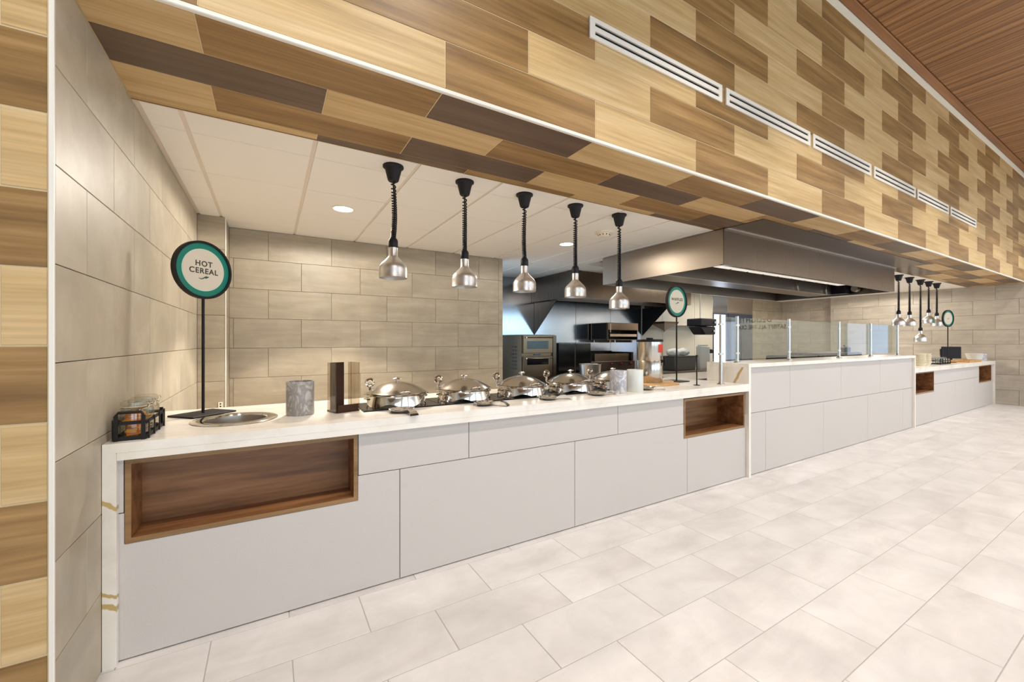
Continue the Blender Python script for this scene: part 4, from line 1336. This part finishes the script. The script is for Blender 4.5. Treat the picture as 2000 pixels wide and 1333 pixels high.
t = thing('card_stand', 'thin black rod stand with a round foot near the end of the low counter', 'stand', (3.44, 2.42, ZT))
MB().lathe([(0.030, 0.0), (0.030, 0.004), (0.006, 0.008)], 20).build('foot', BLACK_MET, t, smooth=True)
MB().tube([(0, 0, 0.006), (0, 0, 0.27)], 0.0055, 8).build('rod', BLACK_MET, t)
MB().box(-0.008, 0.008, -0.006, 0.006, 0.262, 0.285).build('clip', BLACK_MET, t)

# ---------------------------------------------------------------- things on the far low counter
for k, (cx_, cy_) in enumerate(((9.36, 2.42), (9.69, 2.44))):
    t = thing('cup_stack', 'tall stack of cream cups on the far low counter, ' + ('left stack, nearest the raised ledge' if k == 0 else 'right stack, beside the wire rack'), 'cups', (cx_, cy_, ZT), 0, 'stacks of cream cups')
    for q in range(6):
        MB().lathe([(0.0, 0.0), (0.050, 0.0), (0.075, 0.045), (0.078, 0.048), (0.070, 0.046), (0.046, 0.006), (0.0, 0.006)], 24, (0, 0, 0.0305 * q)).build('cup', CREAMCUP, t, smooth=True)
t = thing('condiment_rack', 'black wire rack of small glass jars on the far low counter', 'rack', (10.40, 2.44, ZT))
rk = MB()
for zz in (0.01, 0.06):
    rk.tube([(-0.28, -0.08, zz), (0.28, -0.08, zz), (0.28, 0.08, zz), (-0.28, 0.08, zz)], 0.007, 6, closed=True)
for q in range(5):
    xx = -0.28 + 0.14 * q
    for yy in (-0.08, 0.08):
        rk.tube([(xx, yy, 0.0), (xx, yy, 0.10)], 0.006, 6)
rk.build('wire_frame', BLACK_MET, t, smooth=True)
MB().box(-0.27, 0.27, -0.07, 0.07, 0.004, 0.009).build('tray', BLACK_MET, t)
for q in range(4):
    t = thing('condiment_jar', 'small clear lidded jar in the far black wire rack, ' + ['first from the left', 'second from the left', 'third from the left', 'rightmost'][q], 'jar', (10.19 + 0.14 * q, 2.44, ZT + 0.0095), 0, 'jars in the far wire rack')
    MB().lathe([(0.0, 0.0), (0.048, 0.0), (0.050, 0.006), (0.050, 0.085), (0.045, 0.095), (0, 0.095)], 20).build('jar_body', JAR_GLASS, t, smooth=True)
    MB().lathe([(0.048, 0.096), (0.048, 0.110), (0, 0.116)], 20).build('lid', JAR_GLASS, t, smooth=True)
t = thing('tablet_stand', 'black flat square display board on the far low counter below the small sign', 'display', (11.90, 2.62, ZT), R(-55))
MB().box(-0.15, 0.15, -0.006, 0.006, 0.06, 0.30).build('board', BLACK, t, bevel=0.004)
MB().box(-0.03, 0.03, -0.05, 0.05, 0.0, 0.012).box(-0.02, 0.02, 0.0, 0.012, 0.012, 0.06).build('foot', BLACK_MET, t)
t = thing('pepper_mill', 'thin dark pepper mill left of the black display board', 'mill', (11.48, 2.66, ZT))
MB().lathe([(0.028, 0.0), (0.030, 0.01), (0.022, 0.06), (0.018, 0.10), (0.024, 0.16), (0.026, 0.20)], 16).build('body', BLACK, t, smooth=True)
MB().lathe([(0.022, 0.201), (0.028, 0.235), (0.018, 0.262), (0.0, 0.268)], 16).build('head', BLACK, t, smooth=True)
t = thing('wooden_tray', 'low wooden tray on the far low counter near the white bowls', 'tray', (11.92, 2.42, ZT))
MB().box(-0.42, 0.42, -0.13, 0.13, 0.0, 0.012).build('tray_base', BOARD, t)
for s_ in (-1, 1):
    MB().box(-0.42, 0.42, s_ * 0.13 - 0.006, s_ * 0.13 + 0.006, 0.0125, 0.04).build('tray_side', BOARD, t)
    MB().box(s_ * 0.42 - 0.006, s_ * 0.42 + 0.006, -0.12, 0.12, 0.0125, 0.04).build('tray_end', BOARD, t)
tag(MB().lathe([(0.0, 0.0), (0.09, 0.0), (0.135, 0.155), (0.138, 0.16), (0.128, 0.158), (0.085, 0.008), (0, 0.008)], 28).build('white_bowl', CERAMIC_W, smooth=True, loc=(12.53, 2.42, ZT)), 'white tapered bowl on the far low counter, left of the grey-marked one', 'bowl', 'bowls by the right wall')
tag(MB().lathe([(0.0, 0.0), (0.10, 0.0), (0.108, 0.15), (0.102, 0.15), (0.094, 0.008), (0, 0.008)], 28).build('white_bowl', MARBLE_W, smooth=True, loc=(12.92, 2.42, ZT)), 'grey-marked pale crock nearest the right tiled wall', 'crock', 'bowls by the right wall')
t = thing('wall_outlet', 'small pale outlet plate low on the tiled pilaster behind the hot cereal sign', 'outlet', (-0.40, 4.728, 0.715))
MB().box(-0.018, 0.018, -0.006, 0.0, -0.028, 0.028).build('plate', CREAM, t)
for zz in (-0.012, 0.012):
    MB().box(-0.006, 0.006, -0.0075, -0.0062, zz - 0.006, zz + 0.006).build('socket', BLACK, t)

# wall lettering in the dining room (seen only as a reflection in the guard glass)
ws = thing('wall_lettering', 'dark wall lettering reading DELIGHTS, mirrored in the sneeze guard glass', 'lettering', (XR - 0.001, -2.37, 1.87), R(-90))
text_mesh('DELIGHTS', 0.24, BLACK, ws, (0, -0.004, 0.11)).scale = (0.85, 1, 1)
text_mesh('SATISFY ALL THE CRAVINGS', 0.18, BLACK, ws, (0, -0.004, -0.12)).scale = (0.7, 1, 1)
